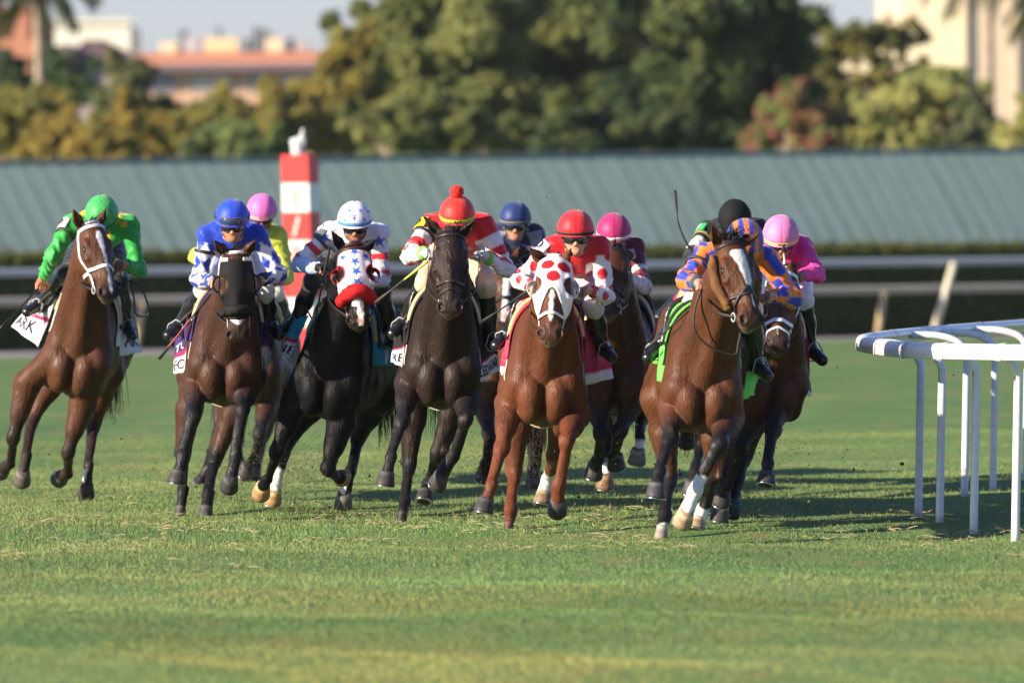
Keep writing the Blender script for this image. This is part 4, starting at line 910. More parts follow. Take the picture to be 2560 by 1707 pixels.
        he = m.build("helmet", sp.get('capfab', 'satin'), o)
        pk = []                                                            # the peak
        for t in np.linspace(0, 1, 5):
            pk.append([HP(math.sin(a) * (.112 + .008 * t), math.cos(a) * (.128 + .020 * t * math.cos(a * .9)) + .004, -.026 - .016 * t) for a in np.linspace(-1.25, 1.25, 19)])
        k = MB(); k.sheet(np.array(pk), .005, sp.get('peak', sp['capc'])); k.build("peak", sp.get('capfab', 'satin'), he)
        bd = sp.get('band')
        if bd is not None:
            e = sp.get('bande', -.16); k = MB(); wv = sp.get('bandw', .013)
            pp = [HP(math.sin(a) * .119, math.cos(a) * .138 + .004, math.sin(e) * .118) for a in np.linspace(0, 2 * math.pi, 49)]; nn = [nrm(p - s.hc) for p in pp]
            k.tube(pp, .01, bd, 8, cap=False, flat=(wv, .004), nrmls=nn); b = k.build("helmet_band", 'cloth', he)
            if sp.get('initials'):
                v, f = text_mesh(sp['initials']); w = v[:, 0].max(); a = (v[:, 0] - w / 2) / w * .42; z = (v[:, 1] / v[:, 1].max() - .5) * .022
                p = np.array([HP(math.sin(x) * .1255, math.cos(x) * .1445 + .004, math.sin(e) * .118 + y) for x, y in zip(a, z)]); obj("lettering", new_mesh("lettering", p, f, np.array((.02, .02, .05)), False), 'cloth', b)
        if sp.get('pom') is not None:
            k = MB(); k.ball(HP(0, 0, .150), .045, sp['pom'], 40, 60); s.hs.fuzz(k, .0045, 330); k.build("pompom", 'cloth', he)
        gy = sp.get('goggles', (.010, .010, .012)); up = sp.get('gog_u', -.066)
        def gog(u, f0, lens, frame, rad=.080):
            g = []; 
            for t in np.linspace(-1, 1, 9):
                row = []
                for a in np.linspace(-1.15, 1.15, 27):
                    nose = .016 * math.exp(-(a / .22) ** 2) * (t < 0); row.append(HP(math.sin(a) * (rad + .002 * (1 - t * t)), math.cos(a) * (f0 + .008 * (1 - t * t)) - (0), u + t * .027 * (1 - .12 * abs(a)) + nose * -t))
                g.append(row)
            g = np.array(g); k = MB(); k.sheet(g, .003, lens); go = k.build("goggles", 'gloss', o)
            k = MB(); edge = np.concatenate([g[0], g[1:, -1], g[-1, ::-1][1:], g[::-1, 0][1:]]); k.tube(edge, .0045, frame, 6); k.build("goggle_frame", 'strap', go)
            k = MB(); st = [HP(math.sin(a) * (.098 if u < -.03 else .124), math.cos(a) * (.110 if u < -.03 else .140) , u + .012 * (1 - math.cos(a))) for a in np.linspace(1.1, 2 * math.pi - 1.1, 28)]; k.tube(st, .01, (.015, .015, .016), 6, flat=(.011, .002), nrmls=[nrm(p - s.hc) for p in st]); k.build("goggle_strap", 'strap', go)
        if sp.get('gog', True): gog(up, .105, gy, sp.get('gframe', (.02, .02, .022)))
        if sp.get('gog2'): gog(-.005, .146, (.02, .05, .12), sp['gog2'], .112)
        k = MB(); ch = curve_pts([HP(-.082, .02, -.03), HP(-.070, .035, -.12), HP(0, .055, -.176), HP(.070, .035, -.12), HP(.082, .02, -.03)], 22); k.tube(ch, .01, (.02, .02, .02), 6, flat=(.008, .002), nrmls=[nrm(p - HP(0, 0, -.08)) for p in ch]); k.build("chin_strap", 'strap', he)
    def extras(s):
        sp = s.sp; o = s.root
        for ab in sp.get('armbands', []):                               # (side, distance down the upper arm, colour, patch colour, number, number colour)
            g, d, c, pc, num, nc = ab; ax = nrm(s.E[g] - s.S[g]); c0 = s.S[g] + ax * d; x1 = V3(0, -1, 0); x1 = nrm(x1 - ax * (x1 @ ax)); x2 = np.cross(ax, x1); rr = .071 + sp.get('puff', 0)
            k = MB(); pp = [c0 + rr * (math.cos(a) * x1 + math.sin(a) * x2) for a in np.linspace(0, 2 * math.pi, 29)]; k.tube(pp, .01, c, 8, cap=False, flat=(.012, .004), nrmls=[nrm(p - c0) for p in pp]); k.build("armband", 'strap', o)
            if pc is not None:
                out = nrm(V3(g * .9, -.30, .35)); out = nrm(out - ax * (out @ ax)); sd = np.cross(ax, out); a0 = 1.0
                g_ = [[s.S[g] + ax * (d - .100 + .085 * t) + (rr + .005) * (math.cos(a) * out + math.sin(a) * sd) for a in np.linspace(-a0, a0, 13)] for t in np.linspace(0, 1, 7)]
                k = MB(); k.sheet(np.array(g_), .008, pc); pa = k.build("number_badge", 'cloth', o)
                if num:
                    v, f = text_mesh(num); w, h = v[:, 0].max(), v[:, 1].max(); sgn = 1 if (sd @ V3(1, 0, 0)) > 0 else -1
                    p = [s.S[g] + ax * (d - .026 - .062 * y / h) + (rr + .0125) * (math.cos(q) * out + math.sin(q) * sd) for q, y in zip(sgn * (v[:, 0] / w - .5) * .9, v[:, 1])]; obj("lettering", new_mesh("lettering", np.array(p), f, np.array(nc), False), 'cloth', pa)
        for g, c in sp.get('cuffs', []):
            k = MB(); a = s.E[g] + (s.W[g] - s.E[g]) * .80; b = s.E[g] + (s.W[g] - s.E[g]) * 1.02; k.tube([a + (b - a) * t for t in np.linspace(0, 1, 6)], [.046, .050, .050, .050, .048, .040], c, 14); k.build("cuff", 'cloth', o)
        w = sp.get('whip')
        if w:
            a, b, ya, yb = w['a'], w['b'], w.get('ya'), w.get('yb'); hd = s.Hd[w.get('hand', -1)]
            d0 = (hd + s.O - CAM) @ c_f - s.hs.D; p0 = s.px(a, ya if ya is not None else d0); p1 = s.px(b, yb if yb is not None else d0 + .1)
            pts = [p0 + (p1 - p0) * t + V3(0, 0, 0) for t in np.linspace(0, 1, 14)]
            if 'mid' in w: pts = curve_pts([p0] + [s.px(q, d0) for q in w['mid']] + [p1], 22)
            pts = np.array(pts); n = len(pts); t = np.linspace(0, 1, n); k = MB(); r = np.interp(t, [0, .22, .26, .75, .80, 1], [.0105, .0105, .0075, .0055, .012, .011]); cs = np.tile(np.array(w.get('c', (.012, .011, .011))), (n, 1))
            if 'c2' in w:
                for i in range(n): cs[i] = w['c2'](t[i], cs[i])
            k.tube(pts - pts[0], r, cs, 9); wo = k.build("riding_whip", 'strap', None, True, tuple(pts[0] + s.O)); tag(wo, w['label'], 'whip', 'riding whips')
    def reins(s):
        k = MB(); hs = s.hs; c = s.sp.get('reinc', (.02, .014, .012))
        for g, k_ in ((-1, 'rL'), (1, 'rR')):
            b = hs.bit[g]; h = s.px(s.sp[k_], .05) if k_ in s.sp else s.Hd[g]; m1 = (b * .6 + h * .4) + hs.R @ V3(g * .05, 0, -.04); pts = curve_pts([b, m1, h], 14); k.tube(pts, .01, c, 6, flat=(.010, .003), nrmls=[hs.R @ V3(g, 0, 0)] * 14)
        lp = s.sp.get('loop')
        if lp: k.tube(curve_pts([s.px(q, s.sp.get('loopy', .0)) for q in lp], 30), .0065, c, 8)
        k.build("rein", 'strap', hs.root)

# ------------------------------------------------------------------ silks
def flat(c): return lambda i: np.tile(np.array(c, float), (len(i['at']), 1))
def put(c, m, k): c[m] = k; return c
YEL = (.70, .52, .03); GRN = (.03, .36, .06); BLU = (.012, .05, .46); SW = (.76, .76, .80); SRED = (.62, .014, .022); LIME = (.55, .68, .10); MAR = (.13, .008, .028); NAVY = (.014, .022, .08); ORG = (.80, .20, .018); PNK = (.80, .03, .28)
def p_green(i):
    c = flat(GRN)(i); t = ~i['arm']; chk = ((np.floor(i['x'] / .075) + np.floor(i['y'] / .075 + i['z'] / .09)) % 2 == 0); put(c, t & chk & (np.abs(i['x']) < .2), YEL)
    return put(c, (np.abs(i['at'] - .55) < .012) & i['arm'], (.02, .28, .05))
def p_blue(i):
    c = flat(BLU)(i); a = i['arm'] & (i['at'] > .055); put(c, a, SW); u = i['at'] / .135; w = i['an'] / (2 * math.pi) * 4
    put(c, a & (np.abs((u % 1) - .5) + np.abs((w % 1) - .5) < .44), BLU); return c
def p_star(i):
    c = flat((.74, .74, .78))(i); a = i['arm']; put(c, a & (np.abs(i['at'] - .16) < .024), (.58, .02, .03)); put(c, a & (np.abs(i['at'] - .28) < .020), (.58, .02, .03))
    put(c, a & (i['side'] < 0) & (i['at'] > .31), (.42, .56, .80))
    for g in (-1, 1):
        put(c, a & (i['side'] == g) & star((i['an'] - .0) * .06, i['at'] - .055, .052), (.03, .12, .50))
    put(c, ~a & (np.abs(i['x'] - .12) < .05) & (i['z'] < -.10), (.03, .03, .04)); return c
def p_pom(i):
    c = flat((.62, .014, .02))(i); a = i['arm'] & (i['at'] > .075); put(c, a, SW); put(c, a & (np.abs(i['at'] - .20) < .035), SRED); put(c, a & (np.abs(((i['an'] + math.pi - 1.2) % (2 * math.pi)) - math.pi) < .35) & (i['at'] > .24), SRED); return c
def p_navy(i):
    c = flat(NAVY)(i); put(c, i['arm'] & (np.abs(i['an']) < .7), (.30, .30, .33)); return c
def p_dots(i):
    c = flat((.56, .010, .022))(i); a = i['arm'] & (i['at'] > .05); put(c, a, (.80, .78, .80)); u = i['at'] / .115; row = np.floor(u); w = i['an'] / (2 * math.pi) * 3 + .5 * (row % 2)
    put(c, a & (np.hypot(((u % 1) - .5) * .115, ((w % 1) - .5) * .118) < .037), SRED); put(c, i['arm'] & (i['at'] > .52), (.50, .01, .03)); return c
def p_mar(i):
    c = flat(MAR)(i); put(c, i['arm'] & (np.abs(i['at'] - .17) < .018), (.7, .66, .62)); put(c, i['arm'] & (i['at'] < .10) & (i['at'] > .03) & (np.abs(i['an'] - .6) < .5), (.7, .66, .66)); put(c, i['arm'] & (i['at'] > .30), (.72, .60, .62)); return c
def p_black(i):
    c = flat((.012, .012, .014))(i); put(c, i['arm'] & (np.abs(i['at'] - .2) < .06), (.7, .7, .68)); return c
def p_orange(i):
    c = flat(ORG)(i); b = (.018, .045, .42); put(c, ~i['arm'] & (np.floor(i['x'] / .052 + .5) % 2 == 0), b); u = np.floor((i['an'] + math.pi) / (2 * math.pi) * 6); k = np.floor(i['at'] / .15); put(c, i['arm'] & ((u + k) % 2 == 0), b); return c
def p_lime(i): return put(flat((.60, .66, .07))(i), i['arm'] & (i['at'] > .48), (.75, .05, .40))
def cap_star(a, e):
    for (a0, e0, r) in ((-.0, .28, .17), (-.62, .12, .17), (.62, .12, .17), (-.42, .72, .16), (.45, .68, .16), (-1.2, .5, .17), (1.2, .5, .17)):
        if star(np.array([(a - a0) * math.cos(e0)]), np.array([e - e0]), r)[0]: return (.03, .13, .52)
    return None
JS = {}
JS['green'] = dict(label="jockey in shiny green silks with yellow checks and green cap, at far left", helm=(254, 530), pitch=50, turn=-6, hy=.05, SL=(180, 560), SR=(322, 562), EL=(132, 640), HL=(101, 712), ER=(347, 672), HR=(300, 660), sgL=(-1, 1), rL=(205, 660), KL=(165, 684), KR=(300, 705), FL=(100, 762), FR=(316, 812),
    pattern=p_green, fabric='satin', capc=(.05, .42, .10), band=(.03, .05, .03), bandw=.008, bande=-.20, breeches=(.010, .010, .012), beard=.4, skin=(.40, .17, .09), armbands=[(-1, .10, (.04, .04, .04), (.75, .75, .75), "9", INK)],
    whip=dict(a=(112, 705), b=(0, 822), label="black riding whip held low in the green jockey's bare hand", yb=.2), loop=[(318, 700), (352, 720), (372, 770), (366, 790), (340, 785), (335, 745), (326, 705)])
JS['blue'] = dict(label="jockey in royal blue with white and blue diamond sleeves, goggles on cap", helm=(581, 540), pitch=16, hy=.10, SL=(520, 588), SR=(642, 588), EL=(498, 700), HL=(541, 706), ER=(696, 684), HR=(640, 706), KL=(509, 722), KR=(664, 730), FL=(448, 815), FR=(676, 812),
    pattern=p_blue, capc=(.014, .06, .56), gog2=(.20, .06, .03), beard=.5, cuffs=[(-1, (.05, .08, .25)), (1, (.03, .04, .1))], armbands=[(-1, .12, (.02, .02, .02), None, None, None)], whip=dict(a=(536, 722), b=(398, 897), label="red shafted riding whip with black ends by the blue jockey's boot", yb=.35, c2=lambda t, c: (.30, .06, .05) if .45 < t < .78 else c))
JS['pink'] = dict(label="jockey in lime yellow jacket and pink cap, half hidden behind blue jockey", h=.009, helm=(655, 522), pitch=22, hy=.1, SL=(590, 590), SR=(696, 590), EL=(490, 640), HL=(530, 690), ER=(718, 696), HR=(680, 705), KL=(600, 730), KR=(690, 735), FL=(585, 790), FR=(714, 790),
    pattern=p_lime, capc=(.78, .16, .50), band=(.75, .55, .12), bande=-.24, bandw=.010, initials="TG", beard=.7, skin=(.30, .13, .08), button=(.78, .16, .50))
JS['star'] = dict(label="jockey in white silks with red hoops and blue starred white cap", helm=(887, 545), pitch=14, hy=.10, SL=(826, 582), SR=(946, 584), EL=(748, 660), HL=(810, 672), ER=(955, 700), HR=(920, 706), KL=(780, 706), KR=(955, 735), FL=(740, 805), FR=(977, 835), sgL=(-1, -1),
    pattern=p_star, capc=(.76, .76, .80), cap=cap_star, band=(.08, .28, .66), bande=-.13, beard=1.0, skin=(.42, .2, .13), breeches=(.030, .024, .022), boottop=.14, glove=(.012, .012, .012), halfglove=True, armbands=[(-1, .09, (.05, .05, .05), (.10, .12, .15), None, None)], button=(.03, .13, .5),
    whip=dict(a=(824, 618), b=(776, 860), label="black riding whip held upright in the white starred jockey's fist", ya=-.15, yb=-.05))
JS['pom'] = dict(label="jockey in red with white sleeves, lime cuffs and red bobble cap", helm=(1143, 532), pitch=20, hy=.08, SL=(1076, 564), SR=(1212, 564), EL=(1026, 640), HL=(1075, 630), ER=(1264, 672), HR=(1200, 632), KL=(1062, 705), KR=(1216, 722), FL=(1008, 810), FR=(1224, 848),
    pattern=p_pom, capc=(.72, .030, .022), band=(.42, .78, .05), bande=-.13, initials="AO", pom=(.75, .03, .025), peak=(.66, .03, .03), cuffs=[(-1, (.22, .68, .10)), (1, (.22, .68, .10))], breeches=(.62, .50, .32), glove=(.62, .60, .58), armbands=[(-1, .10, (.02, .02, .02), (.78, .62, .04), "0", INK)], puff=.006,
    whip=dict(a=(1068, 654), b=(938, 757), label="black riding whip with yellow wrapped handle, by red bobble cap jockey", ya=-.18, yb=.1, c2=lambda t, c: (.72, .6, .12) if t < .46 and int(t * 52) % 2 == 0 else (.05, .04, .03) if t < .46 else (.05, .04, .03)))
JS['navy'] = dict(label="jockey in navy blue with grey sleeve stripes and navy cap", h=.008, helm=(1288, 542), pitch=10, hy=.1, SL=(1240, 585), SR=(1338, 585), EL=(1225, 670), HL=(1262, 700), ER=(1352, 672), HR=(1300, 706), KL=(1232, 735), KR=(1330, 740), FL=(1215, 820), FR=(1345, 830),
    pattern=p_navy, capc=(.012, .035, .15), band=(.25, .20, .08), bandw=.007, bande=-.18, breeches=(.02, .02, .05), beard=.3)
JS['dots'] = dict(label="jockey in red with white sleeves covered in red dots and plain red cap", helm=(1439, 570), pitch=8, hy=.10, SL=(1382, 618), SR=(1498, 620), EL=(1300, 702), HL=(1340, 722), ER=(1514, 740), HR=(1458, 722), KL=(1309, 769), KR=(1484, 768), FL=(1268, 838), FR=(1504, 866),
    pattern=p_dots, capc=(.60, .016, .026), band=(.02, .02, .022), bande=-.20, bandw=.010, beard=.15, skin=(.58, .30, .20), breeches=(.62, .60, .62), armbands=[(-1, .10, (.03, .03, .03), (.76, .74, .76), "0", INK)],
    whip=dict(a=(1322, 726), b=(1203, 806), label="black riding whip of the red dotted jockey, crossing before the pink muzzled bay", ya=-.25, yb=.0))
JS['maroon'] = dict(label="jockey in dark maroon with a magenta cap and white band", h=.0075, helm=(1535, 575), pitch=20, hy=.10, SL=(1490, 620), SR=(1586, 622), EL=(1470, 700), HL=(1512, 716), ER=(1611, 716), HR=(1556, 690), KL=(1500, 760), KR=(1588, 762), FL=(1485, 850), FR=(1600, 848),
    pattern=p_mar, capc=(.42, .02, .13), band=(.78, .72, .66), bande=-.16, breeches=(.22, .01, .03), glove=(.6, .45, .45), beard=.3)
JS['black'] = dict(label="jockey in black with black cap and green number badge, behind orange striped jockey", h=.0075, helm=(1837, 540), pitch=50, hy=.1, SL=(1772, 578), SR=(1900, 572), EL=(1728, 636), HL=(1745, 660), ER=(1930, 640), HR=(1880, 680), KL=(1722, 738), KR=(1890, 740), FL=(1640, 800), FR=(1900, 800),
    pattern=p_black, capc=(.008, .008, .009), capfab='cloth', breeches=(.55, .30, .20), boot_top=(.60, .02, .05), boottop=.12, gog=True, armbands=[(-1, .10, (.3, .25, .1), (.04, .42, .12), "7", (.75, .75, .7))],
    whip=dict(a=(1742, 640), b=(1688, 477), mid=[(1718, 610), (1700, 570), (1692, 535)], label="black riding whip raised and curved against the teal roof", c=(.03, .024, .02)))
JS['orange'] = dict(label="jockey in orange and blue striped silks and matching cap, in front", helm=(1862, 596), pitch=62, turn=6, hy=.14, sy=.42, SL=(1764, 640), SR=(1912, 646), EL=(1715, 702), HL=(1756, 710), ER=(1982, 742), HR=(1916, 738), KL=(1735, 752), KR=(1880, 775), FL=(1645, 868), FR=(1890, 912),
    pattern=p_orange, puff=.010, capc=ORG, cap=lambda a, e: ((.018, .045, .42) if int(math.floor(math.sin(a) * math.cos(e) / .27 + 4.5)) % 2 else None), capfab='silk', glove=None, skin=(.55, .27, .19), armbands=[(-1, .13, (.05, .06, .07), None, None, None)], sleeve=.85, loop=[(1754, 722), (1738, 770), (1737, 825), (1765, 860), (1800, 878), (1838, 886), (1845, 862), (1852, 830)], loopy=-.20,
    cuffs=[(-1, (.06, .08, .12))], whip=dict(a=(1758, 742), b=(1612, 876), label="long black riding whip along the orange and blue jockey's boot", ya=.1, yb=.35))
JS['magenta'] = dict(label="jockey in hot pink silks and pale pink cap, furthest right", h=.0075, helm=(1952, 582), pitch=24, hy=.1, SL=(1910, 622), SR=(2006, 618), EL=(1890, 700), HL=(1930, 690), ER=(2040, 684), HR=(1990, 690), KL=(1910, 745), KR=(2010, 748), FL=(1890, 830), FR=(2024, 872),
    pattern=flat(PNK), fabric='satin', capc=(.78, .22, .48), band=(.75, .55, .14), bande=-.24, initials="TG", beard=.6, skin=(.34, .15, .09), breeches=(.72, .70, .74), boottop=.12,
    whip=dict(a=(1958, 613), b=(1962, 662), hand=1, label="white gripped whip handle upright before the pink capped jockey's face", ya=-.15, yb=-.15, c=(.72, .66, .5), c2=lambda t, c: (.02, .02, .02) if t < .4 else c))
# ------------------------------------------------------------------ the ground
def gz(x, y):
    near = np.clip((y - 28) / 6, 0, 1) * np.clip((110 - y) / 20, 0, 1)
    return near * (.012 * np.sin(x * 1.9 + .7 * np.sin(y * .9)) + .016 * np.sin(y * 1.35 + .8 * np.sin(x * .8 + 1)) + .010 * np.sin(x * 3.7 + y * 2.3))
def ground_mat():
    m = bpy.data.materials.new('turf'); m.use_nodes = True; nt = m.node_tree; N, L = nt.nodes, nt.links; b = N["Principled BSDF"]; b.inputs["Roughness"].default_value = .85; b.inputs["Specular IOR Level"].default_value = .15
    tc = N.new("ShaderNodeTexCoord")
    def noise(scale, stretch, det=5):
        mp = N.new("ShaderNodeMapping"); mp.inputs["Scale"].default_value = stretch; L.new(tc.outputs["Object"], mp.inputs[0]); n = N.new("ShaderNodeTexNoise"); n.inputs["Scale"].default_value = scale; n.inputs["Detail"].default_value = det; L.new(mp.outputs[0], n.inputs[0]); return n.outputs[0]
    r = N.new("ShaderNodeValToRGB"); e = r.color_ramp.elements; e[0].position = .32; e[0].color = (.088, .172, .050, 1); e[1].position = .70; e[1].color = (.195, .238, .080, 1); x = e.new(.5); x.color = (.118, .205, .060, 1)
    L.new(noise(.7, (1, 1, 1), 8), r.inputs[0])
    r2 = N.new("ShaderNodeValToRGB"); e = r2.color_ramp.elements; e[0].position = .56; e[0].color = (0, 0, 0, 1); e[1].position = .72; e[1].color = (1, 1, 1, 1); L.new(noise(2.3, (1, .5, 1), 6), r2.inputs[0])
    mx = N.new("ShaderNodeMixRGB"); mx.inputs[2].default_value = (.23, .19, .075, 1); L.new(r2.outputs[0], mx.inputs[0]); L.new(r.outputs[0], mx.inputs[1]); L.new(mx.outputs[0], b.inputs["Base Color"])
    bp = N.new("ShaderNodeBump"); bp.inputs["Strength"].default_value = .6; bp.inputs["Distance"].default_value = .03; L.new(noise(18, (1, 1, 1), 6), bp.inputs["Height"]); L.new(bp.outputs[0], b.inputs["Normal"]); return m
xs = np.concatenate([np.linspace(-1500, -60, 10), np.linspace(-40, -9, 16), np.linspace(-8, 10, 110), np.linspace(12, 45, 16), np.linspace(60, 1500, 10)])
ys = np.concatenate([np.linspace(-30, 26, 12), np.linspace(28, 110, 300), np.linspace(114, 300, 40), np.linspace(340, 3000, 16)])
gx, gy = np.meshgrid(xs, ys, indexing='ij'); gp = np.stack([gx, gy, gz(gx, gy)], -1); a, b = gx.shape
fi = np.array([(i * b + j, (i + 1) * b + j, (i + 1) * b + j + 1, i * b + j + 1) for i in range(a - 1) for j in range(b - 1)])
g = obj("ground", new_mesh("ground", gp.reshape(-1, 3), fi), ground_mat()); tag(g, "grass racecourse ground with worn yellow patches", kind='structure')

def blades(name, n, d0, d1, h0, h1, w0, w1, seed, label, power=1.0):
    r = np.random.default_rng(seed); d = d0 + (d1 - d0) * r.random(n) ** power; hw = d * (1340 / F); x = r.uniform(-1, 1, n) * hw; base = np.stack([x, d, gz(x, d) - .004], 1)
    ht = r.uniform(h0, h1, n); wd = r.uniform(w0, w1, n); th = r.uniform(0, 2 * math.pi, n); ln = r.uniform(.1, .9, n); la = r.uniform(0, 2 * math.pi, n)
    cl = wob(base * V3(1, .5, 0), 1.3, 31) * .6 + wob(base * V3(1, .6, 0), 5.5, 32) * .5
    ht *= 1 + .35 * np.clip(cl, -1, 1)
    sx = np.stack([np.cos(th), np.sin(th), 0 * th], 1) * wd[:, None] / 2; tip = np.stack([np.cos(la) * ln * ht, np.sin(la) * ln * ht, ht * np.sqrt(1 - .6 * ln ** 2)], 1); md = tip * V3(.38, .38, .62)
    v = np.stack([base - sx, base + sx, base + md + sx * .8, base + md - sx * .8, base + tip], 1).reshape(-1, 3); i = np.arange(n)[:, None] * 5
    q = np.concatenate([i + np.array([0, 1, 2, 3])[None], i + np.array([3, 2, 4, 4])[None]]); tri = np.concatenate([i + np.array([[0, 1, 2]]), i + np.array([[0, 2, 3]]), i + np.array([[3, 2, 4]])])
    big = wob(base * V3(.55, .30, 0), 1.0, 33) * .6 + wob(base * V3(.8, .9, 0), 1.6, 34) * .5 + .3 * r.normal(0, .45, n)
    t = np.clip(.5 + .45 * big, 0, 1)[:, None]; c = np.array((.142, .236, .074)) * (1 - t) + np.array((.275, .322, .108)) * t; c *= (r.uniform(.90, 1.12, n) * (1.13 + .16 * np.clip(wob(base * V3(.55, 1.0, 0), 1.3, 37), -1.2, 1) + .10 * wob(base * V3(1, 1.6, 0), 2.6, 38)))[:, None]  # streaks in the blade colour stand in for shadowed hollows of the turf
    c = np.where(((d < 47) & (wob(base * V3(.9, .45, 0), 1.5, 36) > .15))[:, None], c * np.array((1.30, 1.04, .95)), c); c = np.where((d < 52)[:, None], c * (1 + .22 * np.clip(wob(base * V3(.45, 1.5, 0), 1.5, 39), -1.3, 1))[:, None] , c); dry = r.random(n) < (.035 + .10 * np.clip(wob(base * V3(1, .4, 0), 2.0, 35) - .35, 0, 1)); c[dry] = np.array((.34, .28, .11)) * r.uniform(.7, 1.2, dry.sum())[:, None]
    o = obj(name, new_mesh(name, v, tri, np.repeat(c, 5, axis=0), False), 'grass'); tag(o, label, 'grass', kind='stuff'); return o
blades("grass", 480000, 34, 84, .010, .023, .004, .0065, 5, "short green mown turf blades with dry stalks")

blades("long_grass", 9000, 47, 64, .03, .065, .003, .006, 15, "longer stray grass blades standing above the mown turf")
def litter():
    r = np.random.default_rng(9); m = MB(); n = 0
    while n < 900:
        d = r.normal(56.2, 2.6); 
        if not 47 < d < 64: continue
        x0 = r.uniform(-1, 1) * d * 1300 / F; k = r.integers(1, 9)
        for _ in range(k):
            x, y = x0 + r.normal(0, .07), d + r.normal(0, .12); a = r.uniform(0, 6.3); ln = r.uniform(.03, .13); dr = V3(math.cos(a), math.sin(a), 0); z = gz(x, y) + r.uniform(.012, .030); lift = r.uniform(0, .018)
            p0 = V3(x, y, z); m.tube(curve_pts([p0, p0 + dr * ln * .5 + V3(0, 0, lift), p0 + dr * ln + V3(r.normal(0, .02), 0, r.uniform(-.01, .03))], 5), np.array([.6, 1, 1, .8, .4]) * .0021, np.array((.46, .38, .20)) * r.uniform(.6, 1.2), 4); n += 1
    o = m.build("straw_litter", 'hair'); tag(o, "loose dry yellow grass cuttings lying on the turf", 'cuttings', kind='stuff')
    m = MB(); src = [(HO_[k], w) for k, w in (('green', 1), ('blue', 1), ('pink', 2), ('star', 3), ('pom', 1), ('navy', 3), ('dots', 2), ('maroon', 3), ('orange', 1), ('magenta', 3))]
    for (u, d), w in src:
        for i in range(150 * w):
            p = P(u + r.normal(0, 60), hor(u) + 1.95 * F / d, d) + V3(r.normal(.05, .28), r.normal(.7, .8), 0); p[2] = abs(r.normal(0, .30)); s = r.uniform(.0015, .0065) * (1 + (r.random() < .03) * 1.2)
            m.ball(p, (s * r.uniform(.6, 1.4), s, s * r.uniform(.6, 1.2)), np.array((.045, .034, .018)) * r.uniform(.6, 1.6) if r.random() < .8 else (.07, .10, .03), 3, 5)
    for (u, v, d, n_) in ((600, 1170, 61, 700), (745, 1180, 60.5, 1100), (640, 1130, 62, 600), (1180, 1150, 60, 500), (1350, 1150, 58, 1300), (1480, 1160, 61, 700), (1900, 1090, 58, 500), (300, 1130, 63, 300)):
        for i in range(n_):
            p = P(u, v, d) + V3(r.normal(0, .13), r.normal(0, .3), r.normal(0, .13)); s = r.uniform(.0012, .0035); m.ball(p, (s * 1.5, s, s), np.array((.06, .05, .03)) * r.uniform(.5, 1.6), 2, 4)
    for i in range(46):                                                  # clods torn out of the turf, lying about
        d = r.normal(57.5, 2.2); x = r.uniform(-1, .55) * d * 1250 / F; s = r.uniform(.006, .015); q = MB(); q.ball((x, d, gz(x, d) + s * .5), (s * r.uniform(1.2, 2.2), s, s * .55), np.array((.085, .070, .035)) * r.uniform(.7, 1.5), 5, 8); vv = q.v[0] + np.stack([wob(q.v[0], 90, k) for k in range(3)], 1) * s * .25; m.put(vv, q.f, q.c[0])
    for i in range(46):
        p = P(r.uniform(1000, 2450), r.uniform(430, 1000), r.uniform(56, 64)); s = r.uniform(.003, .008); m.ball(p, (s, s, s * .8), np.array((.05, .038, .02)) * r.uniform(.7, 1.4), 3, 5)
    o = m.build("flying_dirt", 'hair'); tag(o, "flecks of soil and turf kicked up by the hooves", 'dirt', kind='stuff')
HO_ = {k: (HS[k]['chest'][0], HS[k]['D'] + .8) for k in HS}
litter()

